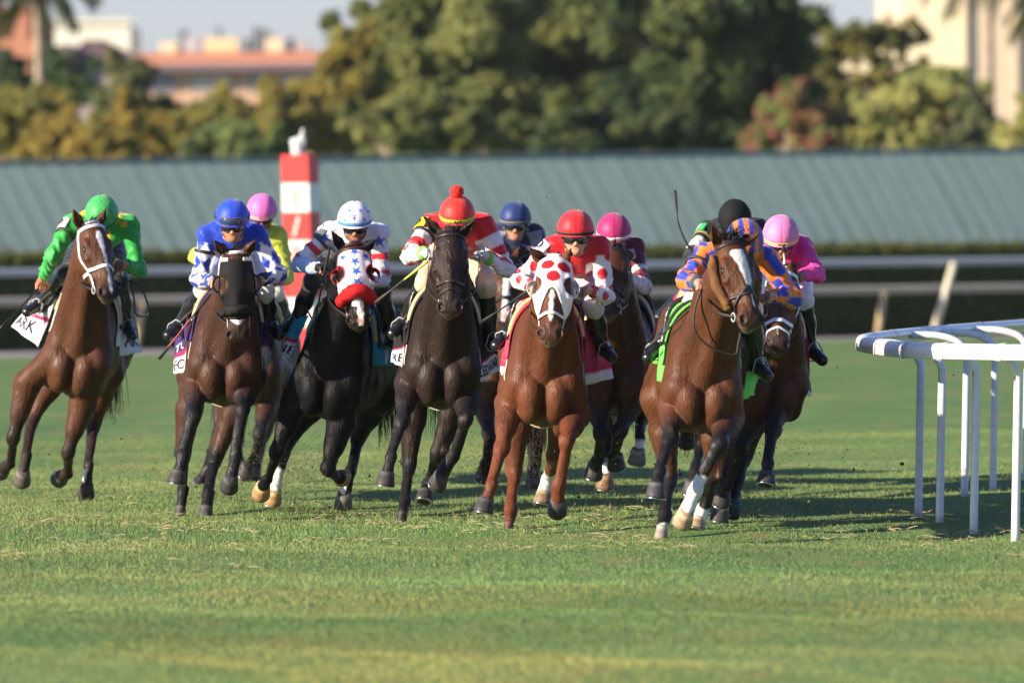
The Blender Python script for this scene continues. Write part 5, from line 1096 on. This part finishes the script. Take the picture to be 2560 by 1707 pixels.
# ------------------------------------------------------------------ inner running rail, curving away on the right
rail_path = [(5.2, 51.2), (3.9, 52.7), (3.21, 53.5), (2.82, 54.3), (2.56, 55.2), (2.45, 57.0), (2.44, 59.3), (2.64, 61.2), (2.99, 63.4), (3.59, 66.3), (4.15, 68.6), (4.9, 71.2), (5.9, 74.2)]
RZ = 1.205
def turf_rail():
    root = obj("running_rail", None, None, None, (2.6, 58, 0)); tag(root, "white plastic inner rail on bent posts curving away beside the turf", 'rail'); o = V3(2.6, 58, 0)
    c = curve_pts([(x, y, RZ) for x, y in rail_path], 120); T = np.gradient(c, axis=0); T /= np.linalg.norm(T, axis=1)[:, None]; out = np.cross(T, V3(0, 0, 1)); out *= np.where((out @ V3(-1, 0, 0))[:, None] > -2, 1, 1)
    cen = V3(4.6, 60.5, 0); sg = np.sign(((c - cen) * out).sum(1)); out *= sg[:, None] if abs(sg.sum()) < len(sg) else sg[0]
    prof = [(a_ * .86, b_ * .86) for a_, b_ in [(-.075, -.012), (-.07, .012), (-.045, .034), (0, .042), (.035, .034), (.056, .008), (.062, -.03), (.062, -.070), (.055, -.078), (.046, -.070), (.045, -.03), (.03, .012), (0, .022), (-.045, .016), (-.062, -.014)]]
    k = len(prof)
    v = np.array([[c[i] + out[i] * a + V3(0, 0, b) for a, b in prof] for i in range(len(c))]).reshape(-1, 3) - o
    f = [(i * k + j, i * k + (j + 1) % k, (i + 1) * k + (j + 1) % k, (i + 1) * k + j) for i in range(len(c) - 1) for j in range(k)]
    obj("rail", new_mesh("rail", v, f, np.array((.74, .75, .76))), 'plastic', root)
    # joint sleeves and posts
    posts = [(2531, 54.0, .55), (2427, 55.5, .6), (2342, 56.9, .6), (2289, 58.7, .5), (2405, 62.8, .5), (2476, 64.3, .5), (2558, 65.9, .5)]
    pw = [P(u, hor(u), d) for u, d, _ in posts]; pw = [(p[0], p[1]) for p in pw] + [(4.0, 53.0), (4.75, 68.2)]
    for (x, y) in pw:
        i = int(np.argmin(np.hypot(c[:, 0] - x, c[:, 1] - y))); q = c[i]; d = nrm(V3(q[0] - x, q[1] - y, 0)); L_ = math.hypot(q[0] - x, q[1] - y)
        lean = V3(-.05, 0, 0); m = MB(); base = V3(x, y, gz(x, y) - .02); top = V3(x, y, 0) - lean * .6
        pts = curve_pts([base, base * .5 + top * .5 + V3(0, 0, .45), top + V3(0, 0, .96), top + V3(0, 0, 1.06) + d * .012, top + V3(0, 0, 1.14) + d * .07, top + V3(0, 0, 1.185) + d * L_ * .5, V3(q[0], q[1], RZ - .012) - d * .03], 30)
        pts[:12] = [base + (pts[12] - base) * t / 12 for t in range(12)]
        m.tube(pts - o, .0275, (.74, .75, .77), 14); m.build("post", 'plastic', root)
    for s in np.linspace(.05, .97, 14):
        i = int(s * (len(c) - 1)); m = MB(); kk = []
        for t in (-.035, .035): kk.append([c[i] + T[i] * t + out[i] * a * 1.10 + V3(0, 0, b * 1.10 + .002) - o for a, b in prof])
        m.grid(np.array([kk[0] + kk[0][:1], kk[1] + kk[1][:1]]), (.78, .78, .78)); m.build("sleeve", 'plastic', root)
turf_rail()

# ------------------------------------------------------------------ far side: outer rail, path, hedge, barn, set along one receding line
TD = nrm(V3(.81, .52, 0)); ND = V3(TD[1], -TD[0], 0)            # along, and towards the track
BASE = P(0, 602, 149.5); BASE[2] = 0
def proj(p):
    w = p - CAM; d = w @ c_f; return W / 2 + F * (w @ c_r) / d, H / 2 - F * (w @ c_u) / d
def Q(t, n, z): return BASE + TD * t + ND * n + V3(0, 0, z)
m = MB(); m.grid([[Q(-30, -.5, .006), Q(60, -.5, .006)], [Q(-30, 8.5, .006), Q(60, -.4, .006)]], (.33, .30, .31)); g = m.build("path", 'stucco', None, False); tag(g, "pale gravel path along the foot of the hedge", kind='structure')
root = obj("perimeter_rail", None, None, None, tuple(Q(0, 2.6, 0))); tag(root, "far double white rail on slanting cream posts before the dark hedge", 'rail'); o = Q(0, 2.6, 0)
for z, r, c in ((1.40, .066, (.40, .44, .46)), (.90, .072, (.43, .39, .31))):
    m = MB(); m.tube([Q(t, 2.6 if z > 1 else 2.35, z) - o for t in np.linspace(-20, 50, 15)], r, c, 12); m.build("rail", 'paint', root)
for u in (345, 2200, -900, 1180, 3100):
    t = min(np.linspace(-25, 60, 3000), key=lambda t_: abs(proj(Q(t_, 2.4, .9))[0] - u))
    m = MB(); p = Q(t + .0, 2.3, 0); m.tube([p - o, p + V3(.12, -.05, .86) - o], .062, (.55, .42, .24), 12); m.build("post", 'paint', root)
    m = MB(); p = Q(t + .95, 2.7, 0); m.tube([p - o, p + V3(.42, .1, 1.38) - o], .066, (.70, .65, .48), 12); m.build("brace", 'paint', root)

def leaf_cloud(name, ctrs, radii, n, size, cols, seed, parent, m='leaf', shell=.55, flatten=1.0, offset=(0, 0, 0)):
    """n leaves spread through a set of ellipsoids, thickest towards their skins"""
    r = np.random.default_rng(seed); ctrs = np.array(ctrs, float); radii = np.array(radii, float); w = radii.prod(1) ** (2 / 3); k = r.choice(len(ctrs), n, p=w / w.sum())
    d = r.normal(size=(n, 3)); d /= np.linalg.norm(d, axis=1)[:, None]; rad = (shell + (1 - shell) * r.random(n)) * (1 + .10 * r.normal(size=n)); p = ctrs[k] + d * rad[:, None] * radii[k]
    nn = d * .5 + V3(-.35, -.42, .35) + r.normal(size=(n, 3)) * .55; nn /= np.linalg.norm(nn, axis=1)[:, None]; a = np.cross(nn, r.normal(size=(n, 3))); a /= np.linalg.norm(a, axis=1)[:, None]; b = np.cross(nn, a)
    s = size * r.uniform(.6, 1.4, n)[:, None]; v = np.stack([p - a * s, p - b * s * .45 + a * s * .1, p + a * s, p + b * s * .45 + a * s * .1], 1).reshape(-1, 3); f = (np.arange(n)[:, None] * 4 + np.array([0, 1, 2, 3])[None])
    cols = np.array(cols, float) * 1.25; cc = cols[np.where(r.random(n) < .6, (k * 7 + seed) % len(cols), r.integers(0, len(cols), n))] * r.uniform(.75, 1.25, n)[:, None]; return obj(name, new_mesh(name, v - np.array(offset), f, np.repeat(cc, 4, axis=0), False), m, parent)
def hedge():
    root = obj("hedge", None, None, None, tuple(Q(10, 0, 0))); o = Q(10, 0, 0); tag(root, "long dark clipped hedge with yellow green top behind the far rail", 'hedge')
    m = MB(); pts = []
    for t in np.linspace(-25, 55, 161):
        row = []
        for (n_, z) in ((-.1, 0), (.0, .5), (.02, 1.0), (-.02, 1.55), (-.25, 1.66), (-.8, 1.68), (-1.2, 1.5), (-1.3, 0)): row.append(Q(t, n_ + .05 * math.sin(t * 5 + z * 6), z + .025 * math.sin(t * 3.1 + n_ * 5)) - o)
        pts.append(row)
    m.grid(pts, (.08, .115, .04)); m.build("foliage", 'leaf', root)
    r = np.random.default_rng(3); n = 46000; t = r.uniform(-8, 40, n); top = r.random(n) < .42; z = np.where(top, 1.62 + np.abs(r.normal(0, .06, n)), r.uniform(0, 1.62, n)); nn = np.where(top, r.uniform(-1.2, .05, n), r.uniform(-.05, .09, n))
    p = BASE + t[:, None] * TD + nn[:, None] * ND + z[:, None] * V3(0, 0, 1); d = r.normal(size=(n, 3)) + np.where(top[:, None], V3(0, 0, 1.2), ND * 1.2); d /= np.linalg.norm(d, axis=1)[:, None]; a = np.cross(d, r.normal(size=(n, 3))); a /= np.linalg.norm(a, axis=1)[:, None]; b = np.cross(d, a); s = r.uniform(.035, .075, n)[:, None]
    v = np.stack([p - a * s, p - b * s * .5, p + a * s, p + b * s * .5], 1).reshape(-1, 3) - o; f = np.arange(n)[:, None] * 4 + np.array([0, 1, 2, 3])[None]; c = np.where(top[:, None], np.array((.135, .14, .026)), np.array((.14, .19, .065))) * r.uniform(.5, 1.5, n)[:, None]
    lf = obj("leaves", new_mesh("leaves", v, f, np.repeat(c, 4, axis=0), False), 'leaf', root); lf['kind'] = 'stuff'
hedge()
def barn():
    root = obj("barn", None, None, None, tuple(Q(12, -8.5, 0))); o = Q(12, -8.5, 0); tag(root, "long low barn with teal standing seam metal roof behind the hedge", 'barn'); t0, t1 = -22, 62
    def zr(t): return 3.385 + .0075 * t
    ev, rd = -6.2, -8.5; ze = 1.15
    def rp(t, s): return Q(t, ev + (rd - ev) * s, ze + (zr(t) - ze) * s)
    m = MB(); ts = np.linspace(t0, t1, 180); up = nrm(np.cross(TD, rp(0, 1) - rp(0, 0))); up = up if up[2] > 0 else -up
    tone = np.random.default_rng(2).uniform(.86, 1.12, 400); pan = .405
    m.grid([[rp(t, s) - o for s in np.linspace(0, 1, 6)] for t in ts], (.26, .35, .29))
    m.grid([[Q(t, rd - (rd - ev) * s, zr(t) - (zr(t) - ze) * s) - o for s in np.linspace(0, 1, 4)] for t in ts], (.26, .35, .29))
    rf = m.build("roof", 'sheet_metal', root)
    m = MB(); t = t0; i = 0
    while t < t1:
        a, b = rp(t, .01), rp(t, .992); m.tube([a + up * .012 - o, b + up * .012 - o], .01, np.array((.258, .347, .288)) * tone[i % 400], 6, flat=(.012, .0022), nrmls=[up] * 2); t += pan; i += 1
        if i % 9 == 0:
            q = rp(t + .1, 0); m.grid([[rp(t + .02, s) + up * .006 - o for s in (0.02, 1)], [rp(t + pan - .03, s) + up * .006 - o for s in (0.02, 1)]], np.array((.255, .348, .292)) * 1.04)
    sm = m.build("standing_seams", 'sheet_metal', rf); sm['kind'] = 'stuff'
    m = MB(); m.tube([rp(t, 1) + V3(0, 0, .03) - o for t in ts], .07, (.24, .33, .295), 8, flat=(.06, .015), nrmls=[V3(0, 0, 1)] * len(ts)); m.build("ridge_cap", 'sheet_metal', rf)
    m = MB(); m.grid([[Q(t, ev - .3, z) - o for z in (0, ze + .25)] for t in (t0, t1)], (.42, .40, .34)); m.build("wall", 'stucco', root)
barn()

# ------------------------------------------------------------------ furlong pole
def furlong_pole():
    c = P(762, 600, 110); c[2] = 0; a = math.radians(21); R = np.array([[math.cos(a), math.sin(a), 0], [-math.sin(a), math.cos(a), 0], [0, 0, 1]]) @ np.array([[1, 0, -.02], [0, 1, 0], [0, 0, 1]])
    R = np.array([[math.cos(a), -math.sin(a) * -1, -.018], [-math.sin(a), math.cos(a), 0], [0, 0, 1]])
    root = obj("furlong_pole", None, None, None, tuple(c)); tag(root, "square red and white striped furlong pole numbered 1/8 beyond the horses", 'pole'); top = 1.95 + (596 - 388) * 110 / F; h = .369; k = 0; z = top; hw = .187
    txt = {1: ("1", (.62, .02, .02)), 2: ("/", (.75, .72, .68)), 3: ("8", (.62, .02, .02))}
    while z > .02:
        z0 = max(z - h, 0); red = k % 2 == 0; m = MB(); m.box((-hw, -hw, z0), (hw, hw, z - .0), (.62, .025, .022) if red else (.78, .76, .72), R); b = m.build("panel", 'paint', root, False)
        if k in txt:
            v, f = text_mesh(txt[k][0]); s = .25 / v[:, 1].max(); w = v[:, 0].max() * s; p = np.stack([v[:, 0] * s - w / 2, np.full(len(v), -hw - .004), z0 + .06 + v[:, 1] * s], 1) @ R.T; obj("lettering", new_mesh("lettering", p, f, np.array(txt[k][1]), False), 'paint', b)
        z = z0; k += 1
    # grey ornament on the top: a raised hand shape on a base
    f = Fld((-.25, -.2, top - .05), (.25, .2, top + .40), .008); q = lambda x, y, z: R @ V3(x, y, top + z)
    f.cap(q(-.02, 0, 0), q(-.02, 0, .14), .085, .075, .04); f.cap(q(-.085, 0, .02), q(-.10, 0, .17), .028, .030, .03); f.cap(q(-.09, 0, .18), q(.02, 0, .21), .028, .03, .03); f.cap(q(.03, 0, .17), q(.055, 0, .31), .038, .026, .03); f.cap(q(.06, 0, .12), q(.07, 0, .20), .026, .022, .02)
    v, fc = f.nets(); obj("finial", new_mesh("finial", v, fc, np.array((.50, .52, .53))), 'paint', root)
furlong_pole()

# ------------------------------------------------------------------ trees and bushes beyond the barn
def tree(name, label, clumps, d, n, size, cols, seed, trunk=None, group='trees and bushes beyond the barn', cat='tree', shell=.2):
    """clumps: (u, v, radius in px) seen at depth about d"""
    r = np.random.default_rng(seed); cs, rs = [], []
    for (u, v, q) in clumps:
        dd = d + r.uniform(-1.5, 2.5); rr = q / F * d
        for j in range(20):
            e = r.normal(size=3) * V3(.58, .5, .55) * rr; k = r.uniform(.20, .52); cs.append(P(u, v, dd) + e); rs.append((rr * k, rr * k, rr * k * .8))
    u0 = np.mean([c[0] for c in clumps]) if trunk is None else trunk[0]; base = P(u0, hor(u0), d + 1); base[2] = 0
    root = obj(name, None, None, None, tuple(base)); tag(root, label, cat, group)
    leaf_cloud("crown", cs, rs, int(n * 3.4), size * 1.0, cols, seed, root, shell=shell, offset=base)
    m = MB(); tr = trunk[1] if trunk else .10; topz = np.mean([c[2] for c in cs]); tp = np.mean(cs, 0)
    mid = base * .5 + tp * .5; mid[2] = topz * .5
    m.tube(curve_pts([base - base, mid - base, tp - base], 8), np.linspace(tr, tr * .5, 8), (.30, .24, .17), 9)
    for i in range(12):
        e = cs[(i * 11) % len(cs)] + V3(0, .2, .0); s0 = mid * .6 + tp * .4; m.tube(curve_pts([s0 - base, (s0 + e) / 2 - base + V3(0, 0, .2), e - base], 6), np.linspace(tr * .30, tr * .08, 6), (.34, .28, .20), 7)
    m.build("trunk", 'bark', root); return root
OL = [(.30, .26, .07), (.22, .23, .06), (.35, .28, .08), (.18, .19, .06)]; OLG = [(.23, .25, .085), (.17, .20, .07), (.29, .29, .10), (.13, .16, .06)]
DG = [(.060, .095, .045), (.10, .14, .055), (.15, .175, .06), (.045, .075, .038)]; YG = [(.34, .35, .12), (.27, .30, .10), (.40, .38, .14)]; BRN_ = [(.36, .26, .06), (.29, .23, .06), (.23, .21, .06)]
tree("ficus_tree", "tall olive green tree with pale limbs at the left of the big grove", [(965, 125, 110), (1010, 230, 130), (1080, 40, 150), (1190, 150, 160), (1120, 300, 120), (1250, 290, 130), (960, 320, 90), (1260, -10, 120)], 225, 15000, .17, OLG, 1, (1090, .28))
tree("ficus_tree", "tall mid green tree in the middle of the big grove", [(1400, 40, 150), (1480, 180, 150), (1380, 290, 130), (1560, 300, 120), (1570, 30, 140), (1640, 190, 120), (1330, 140, 110)], 232, 15000, .17, [(.14, .175, .06), (.19, .215, .07), (.10, .135, .05), (.22, .23, .08)], 2, (1480, .3))
tree("ficus_tree", "dark green tree at the right end of the big grove", [(1760, 20, 140), (1720, 170, 140), (1830, 120, 130), (1900, 230, 120), (1790, 290, 130), (1660, 320, 100), (1930, 130, 80), (1860, 330, 80), (1850, 20, 90)], 222, 17000, .17, DG, 3, (1790, .3))
tree("spreading_tree", "open dark tree with sky and wall showing through, right of the grove", [(2000, 190, 60), (2060, 140, 60), (2130, 115, 46), (2190, 130, 40), (2250, 190, 50), (2100, 230, 50), (2300, 205, 40), (2020, 270, 80), (2140, 270, 70), (2260, 265, 60), (2210, 80, 26), (2280, 85, 34)], 240, 5200, .15, [(.15, .16, .05), (.10, .12, .045), (.25, .22, .06)], 4, (2080, .16), shell=.3)
tree("flowering_bush", "bush with dull red blossoms in front of the dark grove", [(1950, 260, 50), (1930, 330, 60), (2000, 310, 60), (1900, 360, 40), (2060, 340, 60), (1975, 225, 26)], 205, 5000, .12, [(.34, .13, .10), (.20, .24, .08), (.30, .18, .10), (.15, .20, .06)], 5, None, cat='bush')
tree("bush", "tallest pale yellow green bush before the beige tower", [(2330, 240, 70), (2260, 260, 70), (2400, 260, 60), (2200, 310, 80), (2300, 330, 80), (2400, 340, 70)], 215, 9000, .14, YG, 6, None, cat='bush')
tree("bush", "low grey green bush at the foot of the beige tower", [(2440, 280, 45), (2470, 340, 50), (2420, 350, 40)], 212, 2600, .13, [(.12, .14, .07), (.18, .20, .09)], 7, None, cat='bush')
tree("bush", "yellow green bush touching the right edge of the picture", [(2560, 330, 60), (2530, 360, 40), (2590, 290, 50)], 208, 2500, .13, YG, 8, None, cat='bush')
tree("bush", "golden brown bush at the left above the barn ridge", [(180, 340, 70), (260, 360, 60), (310, 320, 60), (120, 370, 50), (380, 350, 50)], 205, 6000, .12, BRN_, 10, None, cat='bush')
tree("bush", "olive bush at the far left edge", [(30, 290, 80), (90, 330, 70), (-30, 350, 70), (60, 390, 40), (110, 270, 50)], 215, 5500, .13, OL, 11, None, cat='bush')
tree("bush", "grey green bush in front of the long orange roofed block", [(320, 250, 52), (390, 285, 50), (260, 260, 60), (340, 300, 60), (430, 310, 50), (296, 165, 26), (335, 185, 32), (310, 215, 36)], 222, 7000, .13, [(.15, .165, .075), (.20, .20, .085), (.11, .13, .06)], 12, None, cat='bush')
tree("bush", "olive yellow bush behind the striped pole", [(520, 315, 62), (590, 330, 66), (480, 345, 56), (650, 300, 50), (690, 340, 66), (560, 290, 42)], 216, 8000, .13, OL, 13, None, cat='bush')
tree("bush", "green bush just left of the striped pole", [(560, 355, 50), (620, 365, 45), (500, 380, 40), (680, 370, 40)], 204, 3500, .12, [(.17, .23, .09), (.13, .18, .07), (.23, .27, .09)], 14, None, cat='bush')
tree("bush", "tall golden olive bush between the pole and the big grove", [(778, 240, 58), (830, 270, 84), (740, 290, 66), (885, 185, 66), (790, 340, 70), (880, 340, 70), (900, 90, 44)], 218, 9500, .14, [(.30, .25, .065), (.24, .23, .065), (.34, .27, .07), (.18, .19, .06)], 15, None, cat='bush')
tree("bush", "dark green shrub below the left palm", [(130, 170, 40), (160, 200, 45), (190, 225, 50), (140, 220, 40)], 245, 3000, .14, [(.07, .12, .06), (.10, .15, .06)], 16, None, cat='bush')
tree("bush", "dark spiky shrub at the left edge beside the terracotta wall", [(20, 190, 45), (40, 215, 36), (0, 215, 40)], 238, 2200, .14, [(.075, .12, .05), (.055, .09, .045)], 17, None, cat='bush')
def palm(label, u, v, d, tr, n, ln, seed, lean=0):
    r = np.random.default_rng(seed); b = P(u + lean, hor(u), d); b[2] = 0; top = P(u, v, d); root = obj("palm_tree", None, None, None, tuple(b)); tag(root, label, 'palm', 'palms beyond the barn')
    m = MB(); m.tube(curve_pts([b - b, (top - b) * .5 + V3(.05, 0, 0), top - b], 12), np.linspace(tr, tr * .72, 12), (.33, .26, .20), 12); m.build("trunk", 'bark', root); m = MB()
    for i in range(n):
        a = 2 * math.pi * i / n + r.uniform(-.2, .2); e = r.uniform(-.2, .75); dr = V3(math.cos(a) * math.cos(e), math.sin(a) * math.cos(e), math.sin(e)); pts = [top - b]
        for j in range(9): pts.append(pts[-1] + dr * ln / 9); dr = nrm(dr + V3(0, 0, -.20))
        pts = np.array(pts); m.tube(pts, np.linspace(.03, .008, 10), (.14, .15, .05), 4)
        for j in range(1, 10):
            for k in range(3):
                q = pts[j] + (pts[j - 1] - pts[j]) * k / 3
                for s in (-1, 1):
                    T = nrm(pts[j] - pts[j - 1]); sd = nrm(np.cross(T, V3(0, 0, 1))) * s; tip = q + sd * .42 * ln / 2.4 * (1 - .5 * j / 10) + T * .18 + V3(0, 0, -.22); wv = nrm(np.cross(tip - q, V3(0, 0, 1))) * .03; m.put([q - wv, q + wv, tip], [(0, 1, 2)], np.array((.085, .10, .030)) * r.uniform(.5, 1.5))
    m.build("fronds", 'leaf', root, False)
palm("palm with thick pale trunk before the terracotta wall, top left", 95, -20, 235, .17, 22, 1.9, 1)
palm("palm whose fronds hang over the left corner of the picture", -20, -60, 228, .15, 20, 1.9, 2)
palm("palm with drooping fronds before the cream side of the beige tower", 2470, -95, 236, .16, 20, 2.2, 3)
palm("palm at the right edge before the tower wall coloured as shaded", 2640, -20, 240, .16, 20, 2.0, 4)

for i_, (u_, lab_, cc_) in enumerate(((1010, "low olive shrub under the pale limbed tall tree", OLG), (1210, "low yellow olive shrub between the two tallest trees", OLG), (1420, "low green shrub below the middle of the big grove", DG), (1620, "low dark shrub at the dark end of the big grove", DG))):
    tree("bush", lab_, [(u_ - 70, 345, 60), (u_, 335, 66), (u_ + 75, 350, 62)], 206, 3800, .12, cc_, 40 + i_, None, cat='bush')
# ------------------------------------------------------------------ buildings
def box_building(name, label, u0, u1, vtop, d, c, depth=12, yaw=0.0, parts=()):
    a, b = P(u0, hor(u0), d), P(u1, hor(u1), d); w = b[0] - a[0]; h = 1.95 + (hor((u0 + u1) / 2) - vtop) * d / F; org = V3(a[0], d, 0); R = np.array([[math.cos(yaw), -math.sin(yaw), 0], [math.sin(yaw), math.cos(yaw), 0], [0, 0, 1]])
    root = obj(name, None, None, None, tuple(org)); tag(root, label, 'building')
    m = MB(); m.box((0, 0, -.5), (w, depth, h), c, R); m.build("wall", 'stucco', root, False)
    for (nm, lo, hi, cc, mt) in parts:
        m = MB(); m.box(np.array(lo) * (w, 1, h), np.array(hi) * (w, 1, h), cc, R); m.build(nm, mt, root, False)
    return root, w, h, R
TER = (.50, .22, .14); CRM = (.70, .60, .42)
box_building("terracotta_block", "plain terracotta building at the left edge behind the palm trunk", -220, 96, 30, 300, TER, parts=[("parapet", (-.01, -.12, 1.0), (1.01, .3, 1.02), (.42, .19, .12), 'stucco')])
rw, w, h, R = box_building("white_block", "flat roofed white building between the palm and the orange roof", 96, 330, 62, 420, (.74, .70, .60), parts=[("parapet", (-.01, -.2, 1.0), (1.01, .4, 1.02), (.70, .66, .56), 'stucco'), ("window", (.55, -.06, .80), (.62, -.01, .90), (.05, .06, .07), 'glass')])
rw, w, h, R = box_building("house", "grey house with dark hipped roof and round dormer behind the shrubs", 118, 330, 150, 330, (.36, .30, .28), parts=[("window", (.62, -.06, .72), (.74, -.01, .86), (.25, .28, .33), 'glass'), ("window", (.80, -.06, .72), (.92, -.01, .86), (.25, .28, .33), 'glass')])
m = MB(); m.tube([V3(w * .25, -.4, h - .15), V3(w * .25, 6, h - .15)], .75, (.12, .09, .09), 20); m.build("dormer", 'stucco', rw); m = MB(); m.put([(-.5, -.5, h), (w + .5, -.5, h), (w - 2, 6, h + .9), (2, 6, h + .9), (w + .5, 12.5, h), (-.5, 12.5, h)], [(0, 1, 2, 3), (1, 4, 2), (4, 5, 3, 2), (5, 0, 3)], (.17, .11, .10)); m.build("roof", 'stucco', rw, False)
rw, w, h, R = box_building("apartment_block", "long pink walled block with orange tiled roof and rooftop boxes", 300, 840, 152, 360, (.58, .38, .27), depth=14)
m = MB(); m.put([(-.8, -1.0, h - .15), (w + .8, -1.0, h - .15), (w + .8, 7, h + .50), (-.8, 7, h + .50), (w + .8, 15, h - .15), (-.8, 15, h - .15)], [(0, 1, 2, 3), (3, 2, 4, 5), (0, 3, 5), (1, 4, 2)], (.62, .24, .12)); rf = m.build("roof", 'stucco', rw, False)
m = MB(); m.box((-.8, -1.0, h - .42), (w + .8, -.7, h - .16), (.20, .15, .18)); m.build("fascia", 'stucco', rw, False)
for x0, x1 in ((.10, .26), (.34, .52), (.60, .70), (.76, .90)):
    m = MB(); m.box((x0 * w, -.06, h - 1.30), (x1 * w, -.01, h - .55), (.20, .22, .30) if x0 in (.10, .60) else (.44, .42, .40)); wd = m.build("window", 'glass', rw, False); m = MB()
    for t in np.linspace(x0, x1, 4): m.box((t * w - .03, -.10, h - 1.32), (t * w + .03, -.05, h - .53), (.62, .56, .48))
    m.build("window_frame", 'stucco', wd, False)
for x0, x1, z1, c in ((.16, .24, .95, CRM), (.27, .35, 1.15, (.42, .42, .44)), (.37, .53, 1.12, (.66, .54, .32)), (.66, .74, 1.10, CRM), (.80, .86, 1.0, (.40, .38, .36))):
    m = MB(); m.box((x0 * w, 7.4, h + .2), (x1 * w, 10, h + z1), c); m.build("rooftop_box", 'stucco', rf, False)
rg = np.random.default_rng(5)
for x in (.255, .29, .33, .40, .43, .56, .60, .635, .68, .70, .76, .79):
    m = MB(); m.box((x * w, 7.6, h + .4), (x * w + rg.uniform(.15, .35), 8.4, h + rg.uniform(.9, 1.6)), (.10, .11, .13)); m.build("rooftop_unit", 'stucco', rf, False)
rw, w, h, R = box_building("beige_tower", "beige tower at the right with its sunlit side painted as a cream front panel", 2268, 3100, -400, 390, (.60, .49, .36), depth=30)
m = MB(); m.box((-.02, -.02, -.4), (2.65, -.0, h - .02), (.78, .68, .46)); m.build("bay", 'stucco', rw, False)  # thin cream panel on the front wall, sunlit brightness put into its colour
for x in (2.66, 5.0): m = MB(); m.box((x, -.25, -.4), (x + .16, -.0, h - .02), (.52, .44, .34)); m.build("pilaster", 'stucco', rw, False)
box_building("cream_block", "cream building glimpsed through the open tree", 2000, 2260, 112, 430, (.74, .64, .44), parts=[("parapet", (-.01, -.2, 1.0), (1.01, .4, 1.015), (.78, .70, .52), 'stucco')])
names = list(HS)
HO, JO = {}, {}
for nm in names:
    HO[nm] = Horse(HS[nm])
    JO[nm] = Jockey(JS[nm], HO[nm])

# ------------------------------------------------------------------ the air
m = MB(); m.box((-500, -40, -1.0), (500, 620, 34), (1, 1, 1)); hz = bpy.data.materials.new("haze"); hz.use_nodes = True; nt = hz.node_tree; nt.nodes.remove(nt.nodes["Principled BSDF"])
pv = nt.nodes.new("ShaderNodeVolumePrincipled"); pv.inputs["Color"].default_value = (.86, .88, .92, 1); pv.inputs["Density"].default_value = .00009; pv.inputs["Anisotropy"].default_value = .2
nt.links.new(pv.outputs[0], nt.nodes["Material Output"].inputs["Volume"]); tag(m.build("haze", hz, None, False), "pale haze in the far air", kind='stuff')
